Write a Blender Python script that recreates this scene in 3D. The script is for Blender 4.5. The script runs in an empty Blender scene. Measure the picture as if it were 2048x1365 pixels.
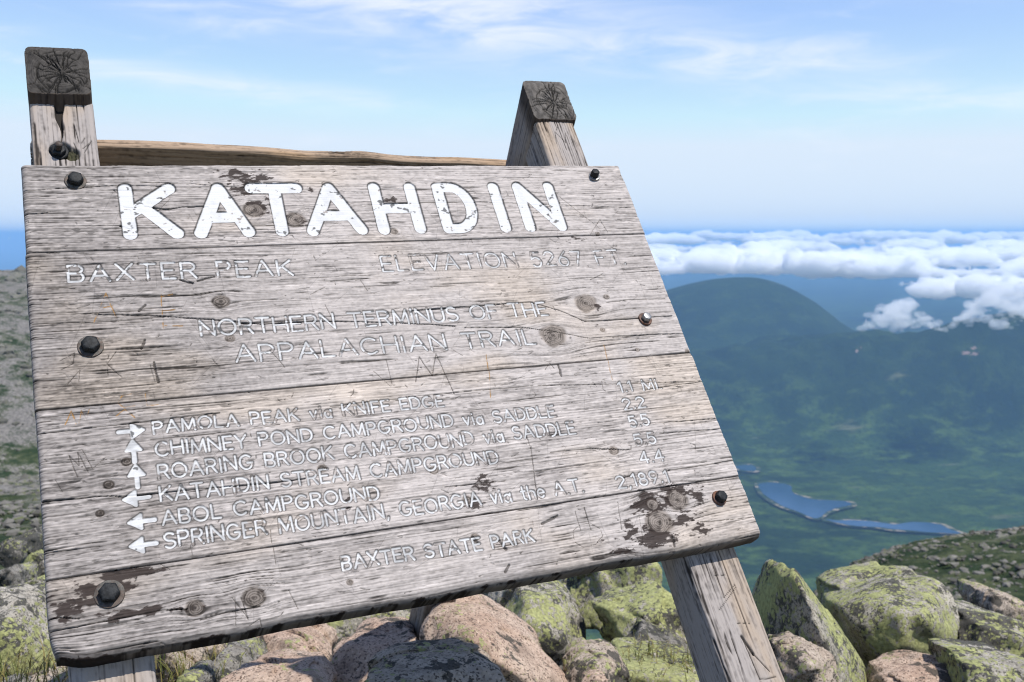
import bpy, bmesh, math, random
import numpy as np
from mathutils import Vector, Matrix, noise as mnoise

# ------------------------------------------------------------------ camera, world, sun, exposure
SC = bpy.context.scene
COL = SC.collection
HC = 1.45                                   # eye height above the summit ground
F_PX, CX, CY, HORIZON = 2005.0, 1024.0, 682.5, 470.0
PITCH = math.atan((CY - HORIZON) / F_PX)

cam_d = bpy.data.cameras.new('camera')
cam = bpy.data.objects.new('camera', cam_d)
COL.objects.link(cam)
cam.location = (0, 0, HC)
cam.rotation_euler = (math.pi / 2 - PITCH, 0, 0)
cam_d.sensor_width = 36.0
cam_d.lens = 36.0 * F_PX / 2048.0
cam_d.clip_start = 0.05
cam_d.clip_end = 400000
cam_d.dof.use_dof = True
cam_d.dof.focus_distance = 1.74
cam_d.dof.aperture_fstop = 9.0
SC.camera = cam

SUN_DIR = Vector((0.38, -0.24, 0.89)).normalized()
sun_d = bpy.data.lights.new('sun', 'SUN')
sun_d.energy = 4.5
sun_d.angle = math.radians(0.53)
sun_d.color = (1.0, 0.955, 0.89)
sun = bpy.data.objects.new('sun', sun_d)
COL.objects.link(sun)
sun.rotation_euler = (-SUN_DIR).to_track_quat('-Z', 'Y').to_euler()

SC.view_settings.view_transform = 'Standard'
SC.view_settings.look = 'None'
SC.view_settings.exposure = 0.28
SC.view_settings.gamma = 1.0
SC.view_settings.use_curve_mapping = False
SC.cycles.max_bounces = 24
SC.cycles.diffuse_bounces = 4
SC.cycles.volume_bounces = 24
SC.cycles.use_denoising = True
SC.cycles.filter_width = 1.1
SC.cycles.volume_step_rate = 1.0

world = bpy.data.worlds.new("World")
SC.world = world
world.use_nodes = True


class NT:
    """small helper for building node trees"""
    def __init__(self, tree):
        self.t = tree
        self.t.nodes.clear()

    def n(self, typ, **kw):
        nd = self.t.nodes.new(typ)
        ins = kw.pop('ins', {})
        for k, v in kw.items():
            setattr(nd, k, v)
        for k, v in ins.items():
            if isinstance(v, bpy.types.NodeSocket):
                self.t.links.new(v, nd.inputs[k])
            else:
                nd.inputs[k].default_value = v
        return nd

    def math(self, op, a, b=0.0, c=None, clamp=False):
        ins = {0: a, 1: b}
        if c is not None:
            ins[2] = c
        return self.n('ShaderNodeMath', operation=op, use_clamp=clamp, ins=ins).outputs[0]

    def mix(self, fac, a, b, blend='MIX'):
        nd = self.t.nodes.new('ShaderNodeMix')
        nd.data_type = 'RGBA'
        nd.blend_type = blend
        for s, v in ((nd.inputs[0], fac), (nd.inputs[6], a), (nd.inputs[7], b)):
            if isinstance(v, bpy.types.NodeSocket):
                self.t.links.new(v, s)
            else:
                s.default_value = v if not isinstance(v, tuple) or len(v) == 4 else (*v, 1)
        return nd.outputs[2]

    def noise(self, vec, scale, detail=4.0, rough=0.55, dist=0.0, out=0):
        nd = self.n('ShaderNodeTexNoise', ins={'Vector': vec, 'Scale': scale, 'Detail': detail,
                                               'Roughness': rough, 'Distortion': dist})
        return nd.outputs[out]

    def ramp(self, val, lo, hi, a=0.0, b=1.0):
        return self.n('ShaderNodeMapRange', interpolation_type='SMOOTHSTEP',
                      ins={0: val, 1: lo, 2: hi, 3: a, 4: b}).outputs[0]

    def mapping(self, vec, scale=(1, 1, 1), loc=(0, 0, 0), rot=(0, 0, 0)):
        return self.n('ShaderNodeMapping', ins={'Vector': vec, 'Scale': scale, 'Location': loc, 'Rotation': rot}).outputs[0]


def build_sky():
    w = NT(world.node_tree)
    tc = w.n('ShaderNodeTexCoord').outputs['Generated']
    sky = w.n('ShaderNodeTexSky', sky_type='NISHITA', sun_disc=False, altitude=600.0,
              air_density=1.0, dust_density=0.3, ozone_density=2.6,
              sun_elevation=math.asin(SUN_DIR.z), sun_rotation=math.atan2(SUN_DIR.x, SUN_DIR.y))
    sep = w.n('ShaderNodeSeparateXYZ', ins={0: tc})
    az = w.math('ARCTAN2', sep.outputs[0], sep.outputs[1])
    el = w.math('ARCSINE', sep.outputs[2])
    p = w.n('ShaderNodeCombineXYZ', ins={0: az, 1: el, 2: 0.0}).outputs[0]
    n1 = w.noise(w.mapping(p, scale=(9.0, 42.0, 1), rot=(0, 0, math.radians(7)), loc=(1.3, 0.4, 0)), 1.0, 8.0, 0.62, 0.7)
    n2 = w.noise(w.mapping(p, scale=(4.0, 9.0, 1), loc=(0.2, 2.1, 0)), 1.0, 4.0, 0.5, 0.3)
    tot = None
    # wisps of high cloud: azimuth, elevation, extents, strength (radians)
    for a0, e0, ra, re_, st in ((-0.06, 0.215, 0.20, 0.040, 1.0), (0.16, 0.172, 0.17, 0.022, 0.95), (-0.30, 0.200, 0.07, 0.012, 0.6), (-0.30, 0.140, 0.13, 0.012, 0.7), (-0.15, 0.130, 0.10, 0.010, 0.5),
                               (0.38, 0.128, 0.14, 0.012, 0.6), (0.30, 0.225, 0.12, 0.012, 0.4), (-0.62, 0.18, 0.15, 0.03, 0.8), (0.75, 0.2, 0.15, 0.04, 0.9)):
        da = w.math('DIVIDE', w.math('SUBTRACT', az, a0), ra)
        de = w.math('DIVIDE', w.math('ADD', w.math('SUBTRACT', el, e0), w.math('MULTIPLY', w.math('SUBTRACT', az, a0), 0.10)), re_)
        g = w.math('MULTIPLY', w.math('EXPONENT', w.math('MULTIPLY', w.math('ADD', w.math('MULTIPLY', da, da), w.math('MULTIPLY', de, de)), -1.0)), st)
        tot = g if tot is None else w.math('MAXIMUM', tot, g)
    m = w.math('MULTIPLY', tot, w.ramp(n1, 0.25, 0.66), clamp=True)
    m = w.math('ADD', m, w.math('MULTIPLY', w.math('MULTIPLY', w.ramp(n1, 0.48, 0.80), w.ramp(n2, 0.40, 0.65)), 0.45), clamp=True)
    m = w.math('MULTIPLY', m, w.ramp(el, 0.02, 0.08))
    base = w.mix(1.0, sky.outputs[0], (1.06, 1.0, 1.045, 1), 'MULTIPLY')
    base = w.mix(1.0, base, (4.15, 4.8, 5.5, 1), 'DARKEN')
    c = w.mix(w.math('MULTIPLY', m, 0.80), base, (5.3, 5.5, 5.9, 1))
    bg = w.n('ShaderNodeBackground', ins={'Color': c, 'Strength': 0.15})
    out = w.n('ShaderNodeOutputWorld')
    w.t.links.new(bg.outputs[0], out.inputs['Surface'])


build_sky()

# ------------------------------------------------------------------ helpers
rng = np.random.default_rng(7)
random.seed(7)
TABLE = rng.random((64, 64, 64), dtype=np.float32)


def vn(x, y, z=0.0, seed=0):
    """3D value noise 0..1 on arrays"""
    x = np.asarray(x, np.float32) + seed * 17.31
    y = np.asarray(y, np.float32) + seed * 5.77
    z = np.asarray(z, np.float32) + seed * 9.13 + np.zeros_like(x)
    xi, yi, zi = np.floor(x).astype(np.int64), np.floor(y).astype(np.int64), np.floor(z).astype(np.int64)
    fx, fy, fz = x - xi, y - yi, z - zi
    fx, fy, fz = (q * q * (3 - 2 * q) for q in (fx, fy, fz))
    x0, y0, z0 = xi & 63, yi & 63, zi & 63
    x1, y1, z1 = (xi + 1) & 63, (yi + 1) & 63, (zi + 1) & 63
    T = TABLE
    a = T[x0, y0, z0] * (1 - fx) + T[x1, y0, z0] * fx
    b = T[x0, y1, z0] * (1 - fx) + T[x1, y1, z0] * fx
    if np.all(fz == 0):
        return a * (1 - fy) + b * fy
    c = T[x0, y0, z1] * (1 - fx) + T[x1, y0, z1] * fx
    d = T[x0, y1, z1] * (1 - fx) + T[x1, y1, z1] * fx
    return (a * (1 - fy) + b * fy) * (1 - fz) + (c * (1 - fy) + d * fy) * fz


def fbm(x, y, z=0.0, oct=4, seed=0, gain=0.5):
    s, a, t = 0.0, 1.0, 0.0
    for k in range(oct):
        s = s + a * vn(np.asarray(x) * 2 ** k, np.asarray(y) * 2 ** k, np.asarray(z) * 2 ** k, seed + k)
        t += a
        a *= gain
    return s / t


def sstep(a, b, x):
    t = np.clip((x - a) / (b - a), 0, 1)
    return t * t * (3 - 2 * t)


def prop(o, label=None, cat=None, group=None, kind=None):
    for k, v in (('label', label), ('category', cat), ('group', group), ('kind', kind)):
        if v:
            o[k] = v
    return o


def link(name, me, parent=None, mat=None):
    o = bpy.data.objects.new(name, me)
    COL.objects.link(o)
    if mat is not None and me is not None and not me.materials:
        for m in (mat if isinstance(mat, (list, tuple)) else (mat,)):
            me.materials.append(m)
    if parent is not None:
        o.parent = parent
        o.matrix_parent_inverse = Matrix.Translation(-parent.location)
    return o


def mesh_np(name, verts, faces, col=None, smooth=True, mat_idx=None):
    """mesh from numpy; faces (N,4) or (N,3) or list of both"""
    me = bpy.data.meshes.new(name)
    fl = faces if isinstance(faces, list) else [faces]
    fl = [f for f in fl if len(f)]
    nv = len(verts)
    loops = np.concatenate([f.ravel() for f in fl]).astype(np.int32)
    tot = np.concatenate([np.full(len(f), f.shape[1], np.int32) for f in fl])
    start = np.concatenate([[0], np.cumsum(tot)[:-1]]).astype(np.int32)
    me.vertices.add(nv)
    me.vertices.foreach_set('co', np.ascontiguousarray(verts, np.float32).ravel())
    me.loops.add(len(loops))
    me.loops.foreach_set('vertex_index', loops)
    me.polygons.add(len(tot))
    me.polygons.foreach_set('loop_start', start)
    me.polygons.foreach_set('use_smooth', np.full(len(tot), smooth))
    if mat_idx is not None:
        me.polygons.foreach_set('material_index', mat_idx.astype(np.int32))
    me.update(calc_edges=True)
    if col is not None:
        at = me.color_attributes.new('Col', 'FLOAT_COLOR', 'POINT')
        c4 = np.ones((nv, 4), np.float32)
        c4[:, :3] = col
        at.data.foreach_set('color', c4.ravel())
    me.validate()
    return me


def grid_faces(nr, nc):
    i = np.arange(nr * nc).reshape(nr, nc)
    return np.stack([i[:-1, :-1], i[:-1, 1:], i[1:, 1:], i[1:, :-1]], -1).reshape(-1, 4)


def new_mat(name):
    m = bpy.data.materials.new(name)
    m.use_nodes = True
    return m, NT(m.node_tree)


def finish(nt, color, rough=0.9, bump=None, bump_d=0.01, bump_s=1.0, spec=0.25, metal=0.0):
    b = nt.n('ShaderNodeBsdfPrincipled', ins={'Base Color': color, 'Roughness': rough,
                                              'Specular IOR Level': spec, 'Metallic': metal})
    if bump is not None:
        bn = nt.n('ShaderNodeBump', ins={'Height': bump, 'Distance': bump_d, 'Strength': bump_s})
        nt.t.links.new(bn.outputs[0], b.inputs['Normal'])
    o = nt.n('ShaderNodeOutputMaterial')
    nt.t.links.new(b.outputs[0], o.inputs['Surface'])
    return b


# view rays of the measured photograph: used to survey points of the place
_cp, _sp = math.cos(PITCH), math.sin(PITCH)


def ray(px, py):
    x, y = (px - CX) / F_PX, (py - CY) / F_PX
    return np.array([x, _cp - y * _sp, -_sp - y * _cp])


def at(px, py, Y):
    d = ray(px, py)
    t = Y / d[1]
    return np.array([d[0] * t, Y, HC + d[2] * t])


# ------------------------------------------------------------------ materials
def attr_wood(name, rough=0.85):
    m, t = new_mat(name)
    a = t.n('ShaderNodeAttribute', attribute_name='Col').outputs['Color']
    tc = t.n('ShaderNodeTexCoord').outputs['Object']
    f = t.noise(tc, 900.0, 2.0, 0.6)
    c = t.mix(1.0, a, t.mix(f, (0.86, 0.86, 0.86), (1.12, 1.12, 1.12)), 'MULTIPLY')
    finish(t, c, rough, spec=0.2)
    return m


M_WOOD = attr_wood('weathered_wood')
M_TIMBER = attr_wood('weathered_timber')


def metal_mat(name, col, rough, metal, rust=0.0):
    m, t = new_mat(name)
    tc = t.n('ShaderNodeTexCoord').outputs['Object']
    f = t.noise(tc, 160.0, 4.0, 0.6)
    c = t.mix(t.ramp(f, 0.35, 0.7), col, tuple(min(1, q * 1.8 + 0.01) for q in col))
    if rust:
        c = t.mix(t.math('MULTIPLY', t.ramp(t.noise(tc, 90.0, 4.0), 0.42, 0.6), rust), c, (0.13, 0.062, 0.038))
    finish(t, c, rough, f, 0.0006, 0.6, spec=(0.5 if metal > .5 else 0.15), metal=metal)
    return m


M_BLACK = metal_mat('black_steel', (0.008, 0.009, 0.010), 0.55, 0.0)
M_WASHER = metal_mat('dull_steel', (0.050, 0.047, 0.042), 0.55, 0.2, 0.25)
M_BRIGHT = metal_mat('bright_steel', (0.16, 0.16, 0.16), 0.42, 0.7)
M_RUST = metal_mat('rusty_steel', (0.07, 0.045, 0.036), 0.65, 0.3, 0.8)


def rock_mat(name, base, base2, lichen, black, lc=(0.36, 0.37, 0.155), sc=1.0):
    m, t = new_mat(name)
    tc = t.n('ShaderNodeTexCoord').outputs['Object']
    ri = t.n('ShaderNodeObjectInfo').outputs['Random']
    off = t.math('MULTIPLY', ri, 37.0)
    v = t.n('ShaderNodeVectorMath', operation='ADD', ins={0: tc, 1: t.n('ShaderNodeCombineXYZ', ins={0: off, 1: off, 2: off}).outputs[0]}).outputs[0]
    big = t.noise(v, 5.0 * sc, 5.0, 0.6)
    c = t.mix(t.ramp(big, 0.35, 0.65), base, base2)
    # granite crystals
    vor = t.n('ShaderNodeTexVoronoi', ins={'Vector': v, 'Scale': 190.0 * sc})
    g = t.n('ShaderNodeSeparateColor', ins={0: vor.outputs['Color']}).outputs[0]
    c = t.mix(t.ramp(g, 0.74, 0.92), c, tuple(q * 0.34 for q in base))
    c = t.mix(t.ramp(g, 0.0, 0.22, 0.5, 0.0), c, tuple(min(0.72, q * 1.35) for q in base2))
    mid = t.noise(v, 42.0 * sc, 4.0, 0.65)
    c = t.mix(t.ramp(mid, 0.50, 0.70, 0.0, 0.55), c, tuple(q * 0.5 for q in base))
    pits = t.noise(v, 120.0 * sc, 3.0, 0.7)
    c = t.mix(t.ramp(pits, 0.62, 0.70, 0.0, 0.7), c, (0.07, 0.065, 0.055))
    stn = t.noise(t.mapping(v, loc=(7, 2, 5)), 9.0 * sc, 6.0, 0.7, 0.5)
    c = t.mix(t.ramp(stn, 0.50, 0.68, 0.0, 0.5), c, tuple(q * 0.42 for q in base))
    # dark crust lichen
    b1 = t.math('ADD', t.noise(v, 17.0 * sc, 5.0, 0.68, 0.3), t.math('MULTIPLY', t.noise(v, 3.1 * sc, 3.0, 0.5), 0.7))
    c = t.mix(t.ramp(b1, 1.12 - black * 0.42, 1.17 - black * 0.42, 0.0, 0.85), c, (0.045, 0.045, 0.04))
    # yellow green map lichen, round edged islands
    v1 = t.n('ShaderNodeTexVoronoi', feature='SMOOTH_F1', ins={'Vector': v, 'Scale': 58.0 * sc, 'Smoothness': 0.4}).outputs['Distance']
    l1 = t.math('ADD', t.noise(v, 34.0 * sc, 7.0, 0.76, 0.5), t.math('MULTIPLY', t.noise(t.mapping(v, loc=(3, 9, 1)), 3.6 * sc, 4.0, 0.55), 0.9))
    l1 = t.math('SUBTRACT', l1, t.math('MULTIPLY', v1, 0.28))
    lm = t.ramp(l1, 1.10 - lichen * 0.34, 1.15 - lichen * 0.34)
    # lichen keeps off the undersides
    nz = t.n('ShaderNodeSeparateXYZ', ins={0: t.n('ShaderNodeNewGeometry').outputs['Normal']}).outputs[2]
    lm = t.math('MULTIPLY', lm, t.ramp(nz, -0.75, 0.0))
    lcol = t.mix(t.ramp(t.noise(v, 70.0 * sc, 3.0), 0.3, 0.7), tuple(q * 0.72 for q in lc), tuple(min(1, q * 1.25) for q in lc))
    c = t.mix(t.math('MULTIPLY', lm, 0.9), c, lcol)
    grain = t.noise(v, 60.0 * sc, 8.0, 0.75)
    h = t.math('ADD', grain, t.math('MULTIPLY', lm, 0.12))
    finish(t, c, 0.92, h, 0.016 / sc, 0.8, spec=0.15)
    return m


M_PINK = rock_mat('pink_granite', (0.46, 0.325, 0.245), (0.56, 0.43, 0.335), 0.38, 0.42)
M_PINKL = rock_mat('pink_granite_lichen', (0.40, 0.315, 0.245), (0.49, 0.41, 0.33), 0.55, 0.55)
M_LICH = rock_mat('lichen_granite', (0.35, 0.32, 0.265), (0.47, 0.43, 0.365), 0.80, 0.75)
M_LICH2 = rock_mat('green_lichen_granite', (0.35, 0.32, 0.26), (0.46, 0.42, 0.345), 0.98, 0.72)
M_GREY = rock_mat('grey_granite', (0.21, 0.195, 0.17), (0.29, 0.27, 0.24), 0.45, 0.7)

# ------------------------------------------------------------------ the land far below
Z_PLAIN = -1200.0 + HC


def terrain_h(x, y):
    """height above the plain"""
    r = np.hypot(x, y)
    h = np.zeros_like(x)
    # broad rounded mountain
    L = np.where(x < 1906, 1850.0, 1130.0)
    d1 = ((x - 1906) / L) ** 2 + ((y - 8200) / 1400.0) ** 2
    n1 = fbm(x / 900, y / 900, oct=5, seed=3) - 0.5
    h1 = 845 * np.exp(-d1 ** 1.05) * (1 + 0.22 * n1 * np.clip(d1 * 2, 0, 1))
    g1 = 1 - np.abs(fbm(x / 520, y / 900, oct=4, seed=5) * 2 - 1)
    h1 = h1 - 150 * g1 * np.clip(d1 * 1.6, 0, 1) * np.exp(-d1)
    # long ridge to its right, nearer
    yc = 6200 + 150 * np.sin(x / 700)
    Ly = np.where(y < yc, 600.0, 1100.0)
    d2 = ((x - 3100) / 2600.0) ** 2 + ((y - yc) / Ly) ** 2
    n2 = fbm(x / 700 + 5, y / 700, oct=6, seed=11) - 0.5
    h2 = 760 * np.exp(-d2) * (1 + 0.40 * n2) - 190 * (1 - np.abs(fbm(x / 900 + y / 1500, y / 1100, oct=5, seed=13) * 2 - 1)) ** 2 * np.exp(-d2) + 45 * np.exp(-d2)
    h = np.maximum(h1, h2) + 0.25 * np.minimum(h1, h2)
    # low far ridges
    far = sstep(14000, 30000, r)
    h = h + far * 230 * np.clip(fbm(x / 9000, y / 5000, oct=4, seed=21) - 0.45, 0, 1) * 2
    h = h + 9 * sstep(5600, 7500, r) * (fbm(x / 400, y / 400, oct=3, seed=31))
    return h


def build_forest():
    az = np.radians(np.linspace(-38, 42, 640))
    rr = np.concatenate([np.geomspace(2000, 5000, 90)[:-1], np.geomspace(5000, 12000, 210)[:-1], np.geomspace(12000, 150000, 80)])
    A, Rr = np.meshgrid(az, rr)
    X, Y = np.sin(A) * Rr, np.cos(A) * Rr
    Z = Z_PLAIN + terrain_h(X, Y)
    me = mesh_np('forest_land', np.stack([X, Y, Z], -1).reshape(-1, 3), grid_faces(*X.shape)[:, ::-1])
    m, t = new_mat('forest_cover')
    p = t.n('ShaderNodeNewGeometry').outputs['Position']
    z = t.n('ShaderNodeSeparateXYZ', ins={0: p}).outputs[2]
    fl = t.mapping(p, scale=(1, 1, 0.2))
    big = t.noise(t.mapping(p, scale=(0.0010, 0.0019, 0.0006), rot=(0, 0, math.radians(-14))), 1.0, 5.0, 0.6, 0.6)
    mid = t.noise(t.mapping(p, scale=(0.0052, 0.0085, 0.003), rot=(0, 0, math.radians(-14))), 1.0, 6.0, 0.68)
    fine = t.noise(fl, 0.035, 4.0, 0.7)
    c = t.mix(t.ramp(big, 0.36, 0.64), (0.009, 0.021, 0.008), (0.030, 0.060, 0.014))
    c = t.mix(t.ramp(mid, 0.46, 0.66), c, (0.058, 0.098, 0.020))
    c = t.mix(t.ramp(fine, 0.45, 0.75), c, (0.005, 0.012, 0.006))
    c = t.mix(t.ramp(z, Z_PLAIN + 120, Z_PLAIN + 420, 0.0, 0.60), c, (0.010, 0.021, 0.009))
    # pale bogs and burnt clearings, drawn out sideways
    bog = t.noise(t.mapping(p, scale=(0.0011, 0.0042, 0.001), rot=(0, 0, math.radians(-18))), 1.0, 4.0, 0.6)
    c = t.mix(t.ramp(bog, 0.66, 0.72), c, (0.11, 0.12, 0.06))
    # bare pink rock slides high on the ridge
    scar = t.noise(t.mapping(p, scale=(0.005, 0.0028, 0.007)), 1.0, 5.0, 0.65)
    hm = t.ramp(z, Z_PLAIN + 260, Z_PLAIN + 520)
    near = t.ramp(t.n('ShaderNodeSeparateXYZ', ins={0: p}).outputs[1], 6450.0, 6200.0)
    c = t.mix(t.math('MULTIPLY', t.math('MULTIPLY', t.ramp(scar, 0.65, 0.69), hm), near), c, (0.26, 0.18, 0.15))
    finish(t, c, 0.95, t.math('ADD', fine, mid), 14.0, 0.9, spec=0.05)
    prop(link('forest_land', me, mat=m), kind='structure')


build_forest()


def lake_poly(pts, Z, grow=1.0, jit=0.0, seed=0):
    g = np.array([at(*q, 1.0) - np.array([0, 0, HC]) for q in pts])
    w = g * ((Z - HC) / g[:, 2])[:, None]
    w[:, 2] = Z
    # smooth closed curve with a ragged shore
    out = []
    n = len(w)
    for i in range(n):
        p0, p1, p2, p3 = w[i - 1], w[i], w[(i + 1) % n], w[(i + 2) % n]
        for s in np.linspace(0, 1, 8, endpoint=False):
            out.append(0.5 * ((2 * p1) + (-p0 + p2) * s + (2 * p0 - 5 * p1 + 4 * p2 - p3) * s * s + (-p0 + 3 * p1 - 3 * p2 + p3) * s ** 3))
    out = np.array(out)
    c = out.mean(0)
    k = np.array([fbm(q[0] / 60, q[1] / 60, oct=3, seed=seed) for q in out]) - 0.5
    d = out - c
    dist = np.linalg.norm(d[:, :2], axis=1)[:, None]
    return c + d * (1 + (grow + jit * k[:, None]) / dist)


def build_lakes():
    m, t = new_mat('lake_water')
    p = t.n('ShaderNodeNewGeometry').outputs['Position']
    w = t.noise(t.mapping(p, scale=(0.02, 0.004, 1)), 1.0, 3.0)
    finish(t, t.mix(w, (0.020, 0.055, 0.115), (0.032, 0.075, 0.14)), 0.09, t.noise(p, 0.25, 3.0), 0.4, 0.3, spec=0.5)
    ms, t = new_mat('lake_sand')
    p = t.n('ShaderNodeNewGeometry').outputs['Position']
    f = t.noise(p, 0.02, 4.0)
    finish(t, t.mix(t.ramp(f, 0.46, 0.62), (0.02, 0.04, 0.015), (0.26, 0.22, 0.16)), 0.95)
    z7 = lambda L: [(1300 + x * .3652, 898 + y * .3652) for x, y in L]
    lakes = [
        z7([(588, 195), (640, 184), (720, 188), (772, 203), (778, 235), (830, 260), (900, 277), (1000, 282), (1080, 289), (1103, 303),
            (1050, 325), (980, 345), (935, 378), (885, 378), (830, 352), (760, 327), (700, 302), (640, 265), (600, 228)]),
        z7([(950, 383), (1020, 392), (1100, 390), (1220, 398), (1340, 413), (1430, 401), (1530, 404), (1600, 415), (1650, 440), (1705, 464),
            (1560, 460), (1400, 447), (1250, 432), (1100, 420), (1010, 402)]),
        z7([(470, 95), (540, 86), (580, 98), (577, 120), (530, 122), (480, 112)]),
    ]
    for i, L in enumerate(lakes):
        for nm, dz, grow, mat in (('lake_shore', 11.0, 20.0, ms), ('lake', 12.5, -6.0, m)):
            w = lake_poly(L, Z_PLAIN + dz, grow, 26.0, i)
            bm = bmesh.new()
            vs = [bm.verts.new(q) for q in w]
            f = bm.faces.new(vs)
            if f.calc_area() and f.normal.z < 0:
                f.normal_flip()
            bmesh.ops.triangulate(bm, faces=bm.faces[:])
            me = bpy.data.meshes.new(nm)
            bm.to_mesh(me)
            bm.free()
            prop(link(nm, me, mat=mat), kind='structure')


build_lakes()


# ------------------------------------------------------------------ the mountain itself
def flank_h(x, y):
    r = np.hypot(x, y)
    base = -0.25 - np.clip(y - 3.0, 0, 1e9) * 0.42 * (1 + 0.25 * sstep(6, 40, y)) - 0.1 * sstep(2, 8, np.abs(x))
    base = np.where(y < 3, -0.02 - 0.02 * np.abs(x), base)
    gentle = np.maximum(base, -0.05 - np.clip(y - 3.0, 0, 1e9) * 0.245)
    side = sstep(-0.20, -0.40, x / np.maximum(y, 3.0)) * sstep(-0.6, -1.6, x)
    base = base + (gentle - base) * side
    base = np.maximum(base, -1260.0)
    # plateau flank on the left
    az = x / np.maximum(y, 1.0)
    hl = -27.0 + HC + 4.0 - 0.00032 * (y - 640) ** 2 - 0.0006 * (x + 420) ** 2 * 0.5
    hl = hl + 14 * (fbm(x / 70, y / 70, oct=5, seed=41) - 0.5)
    hl = hl - (400 + y) * sstep(-0.36, -0.10, az)
    # convex boulder slope on the right
    sl = np.interp(az, [0.0, 0.20, 0.27, 0.307, 0.356, 0.402, 0.447, 0.511, 0.65, 1.0], [-1.6, -0.72, -0.43, -0.372, -0.333, -0.317, -0.308, -0.300, -0.285, -0.27])
    hr = HC + y * sl - 0.15 * (y - 120) ** 2 / 120 + 1.1 * (fbm(x / 9, y / 9, oct=5, seed=51) - 0.5)
    hr = np.where((y > 30) & (az > 0), hr, -9999)
    hl = np.where(y > 120, hl, -999)
    return np.maximum(np.maximum(base, hl), hr), hl, hr, base


def build_mountain():
    az = np.radians(np.linspace(-75, 75, 760))
    rr = np.concatenate([np.geomspace(5.0, 80, 110)[:-1], np.geomspace(80, 900, 230)[:-1], np.geomspace(900, 2900, 30)])
    A, Rr = np.meshgrid(az, rr)
    X, Y = np.sin(A) * Rr, np.cos(A) * Rr
    H, hl, hr, base = flank_h(X, Y)
    n = fbm(X / 3, Y / 3, oct=4, seed=61) - 0.5
    Z = H + n * np.clip(Rr / 30, 0.15, 1.2)
    me = mesh_np('mountain_slope', np.stack([X, Y, Z], -1).reshape(-1, 3), grid_faces(*X.shape)[:, ::-1])
    m, t = new_mat('tundra_and_scree')
    p = t.n('ShaderNodeNewGeometry').outputs['Position']
    big = t.noise(p, 0.022, 6.0, 0.62, 0.4)
    mid = t.noise(p, 0.16, 6.0, 0.68)
    fine = t.noise(p, 1.1, 5.0, 0.7)
    green = t.mix(t.ramp(mid, 0.4, 0.62), (0.024, 0.040, 0.018), (0.075, 0.088, 0.042))
    rock = t.mix(t.ramp(fine, 0.35, 0.65), (0.09, 0.085, 0.078), (0.25, 0.235, 0.215))
    msk = t.math('ADD', t.math('MULTIPLY', big, 0.7), t.math('ADD', t.math('MULTIPLY', mid, 0.6), t.math('MULTIPLY', fine, 0.35)))
    c = t.mix(t.ramp(t.math('SUBTRACT', msk, t.ramp(t.n('ShaderNodeSeparateXYZ', ins={0: p}).outputs[0], -20.0, 20.0, 0.0, 0.14)), 0.72, 0.88), green, rock)
    finish(t, c, 0.95, t.math('ADD', mid, fine), 0.8, 0.8, spec=0.08)
    prop(link('mountain_slope', me, mat=m), kind='structure')

    # near ground under the sign
    xs = np.linspace(-7, 7, 260)
    ys = np.linspace(-3, 9, 230)
    X, Y = np.meshgrid(xs, ys)
    H = flank_h(X, Y)[0]
    Z = H + 0.16 * (fbm(X * 1.3, Y * 1.3, oct=5, seed=71) - 0.5) + 0.02
    Z = Z - 2.2 * sstep(5.2, 7, np.hypot(X, Y * 0.8))
    me = mesh_np('ground', np.stack([X, Y, Z], -1).reshape(-1, 3), grid_faces(*X.shape))
    m, t = new_mat('summit_ground')
    p = t.n('ShaderNodeNewGeometry').outputs['Position']
    a = t.noise(p, 4.0, 6.0, 0.65)
    b = t.noise(p, 38.0, 6.0, 0.7)
    c = t.mix(t.ramp(a, 0.40, 0.60), (0.12, 0.095, 0.07), (0.07, 0.08, 0.03))
    c = t.mix(t.ramp(b, 0.45, 0.7), c, (0.2, 0.155, 0.115))
    c = t.mix(t.ramp(b, 0.5, 0.3), c, (0.05, 0.05, 0.03))
    finish(t, c, 0.95, b, 0.03, 1.0, spec=0.1)
    prop(link('ground', me, mat=m), kind='structure')


build_mountain()


def ico(sub):
    bm = bmesh.new()
    bmesh.ops.create_icosphere(bm, subdivisions=sub, radius=1.0)
    v = np.array([q.co[:] for q in bm.verts])
    f = np.array([[q.index for q in fc.verts] for fc in bm.faces])
    bm.free()
    return v, f


ICO1, ICO2, ICO5, ICO3 = ico(1), ico(2), ico(6), ico(3)


def scatter_rocks(name, n, sampler, rad, mat, seed, base=ICO1, flat=0.7):
    r = np.random.default_rng(seed)
    V, Fc = [], []
    bv, bf = base
    k = 0
    for i in range(n):
        c = sampler(r)
        if c is None:
            continue
        s = rad(r)
        v = bv * ((0.6 + 0.6 * r.random((len(bv), 1))) if len(bv) < 100 else (.45 + 1.0 * fbm(bv[:, :1] * 1.1 + i * 3.7, bv[:, 1:2] * 1.1, bv[:, 2:] * 1.1, oct=4, seed=3))) * s * np.array([1, 0.85 + 0.4 * r.random(), flat * (0.6 + 0.6 * r.random())])
        a = r.random() * 6.28
        ca, sa = math.cos(a), math.sin(a)
        v = v @ np.array([[ca, sa, 0], [-sa, ca, 0], [0, 0, 1]])
        V.append(v + c)
        Fc.append(bf + k * len(bv))
        k += 1
    me = mesh_np(name, np.concatenate(V), np.concatenate(Fc), smooth=len(bv) > 100)
    return link(name, me, mat=mat)


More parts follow.
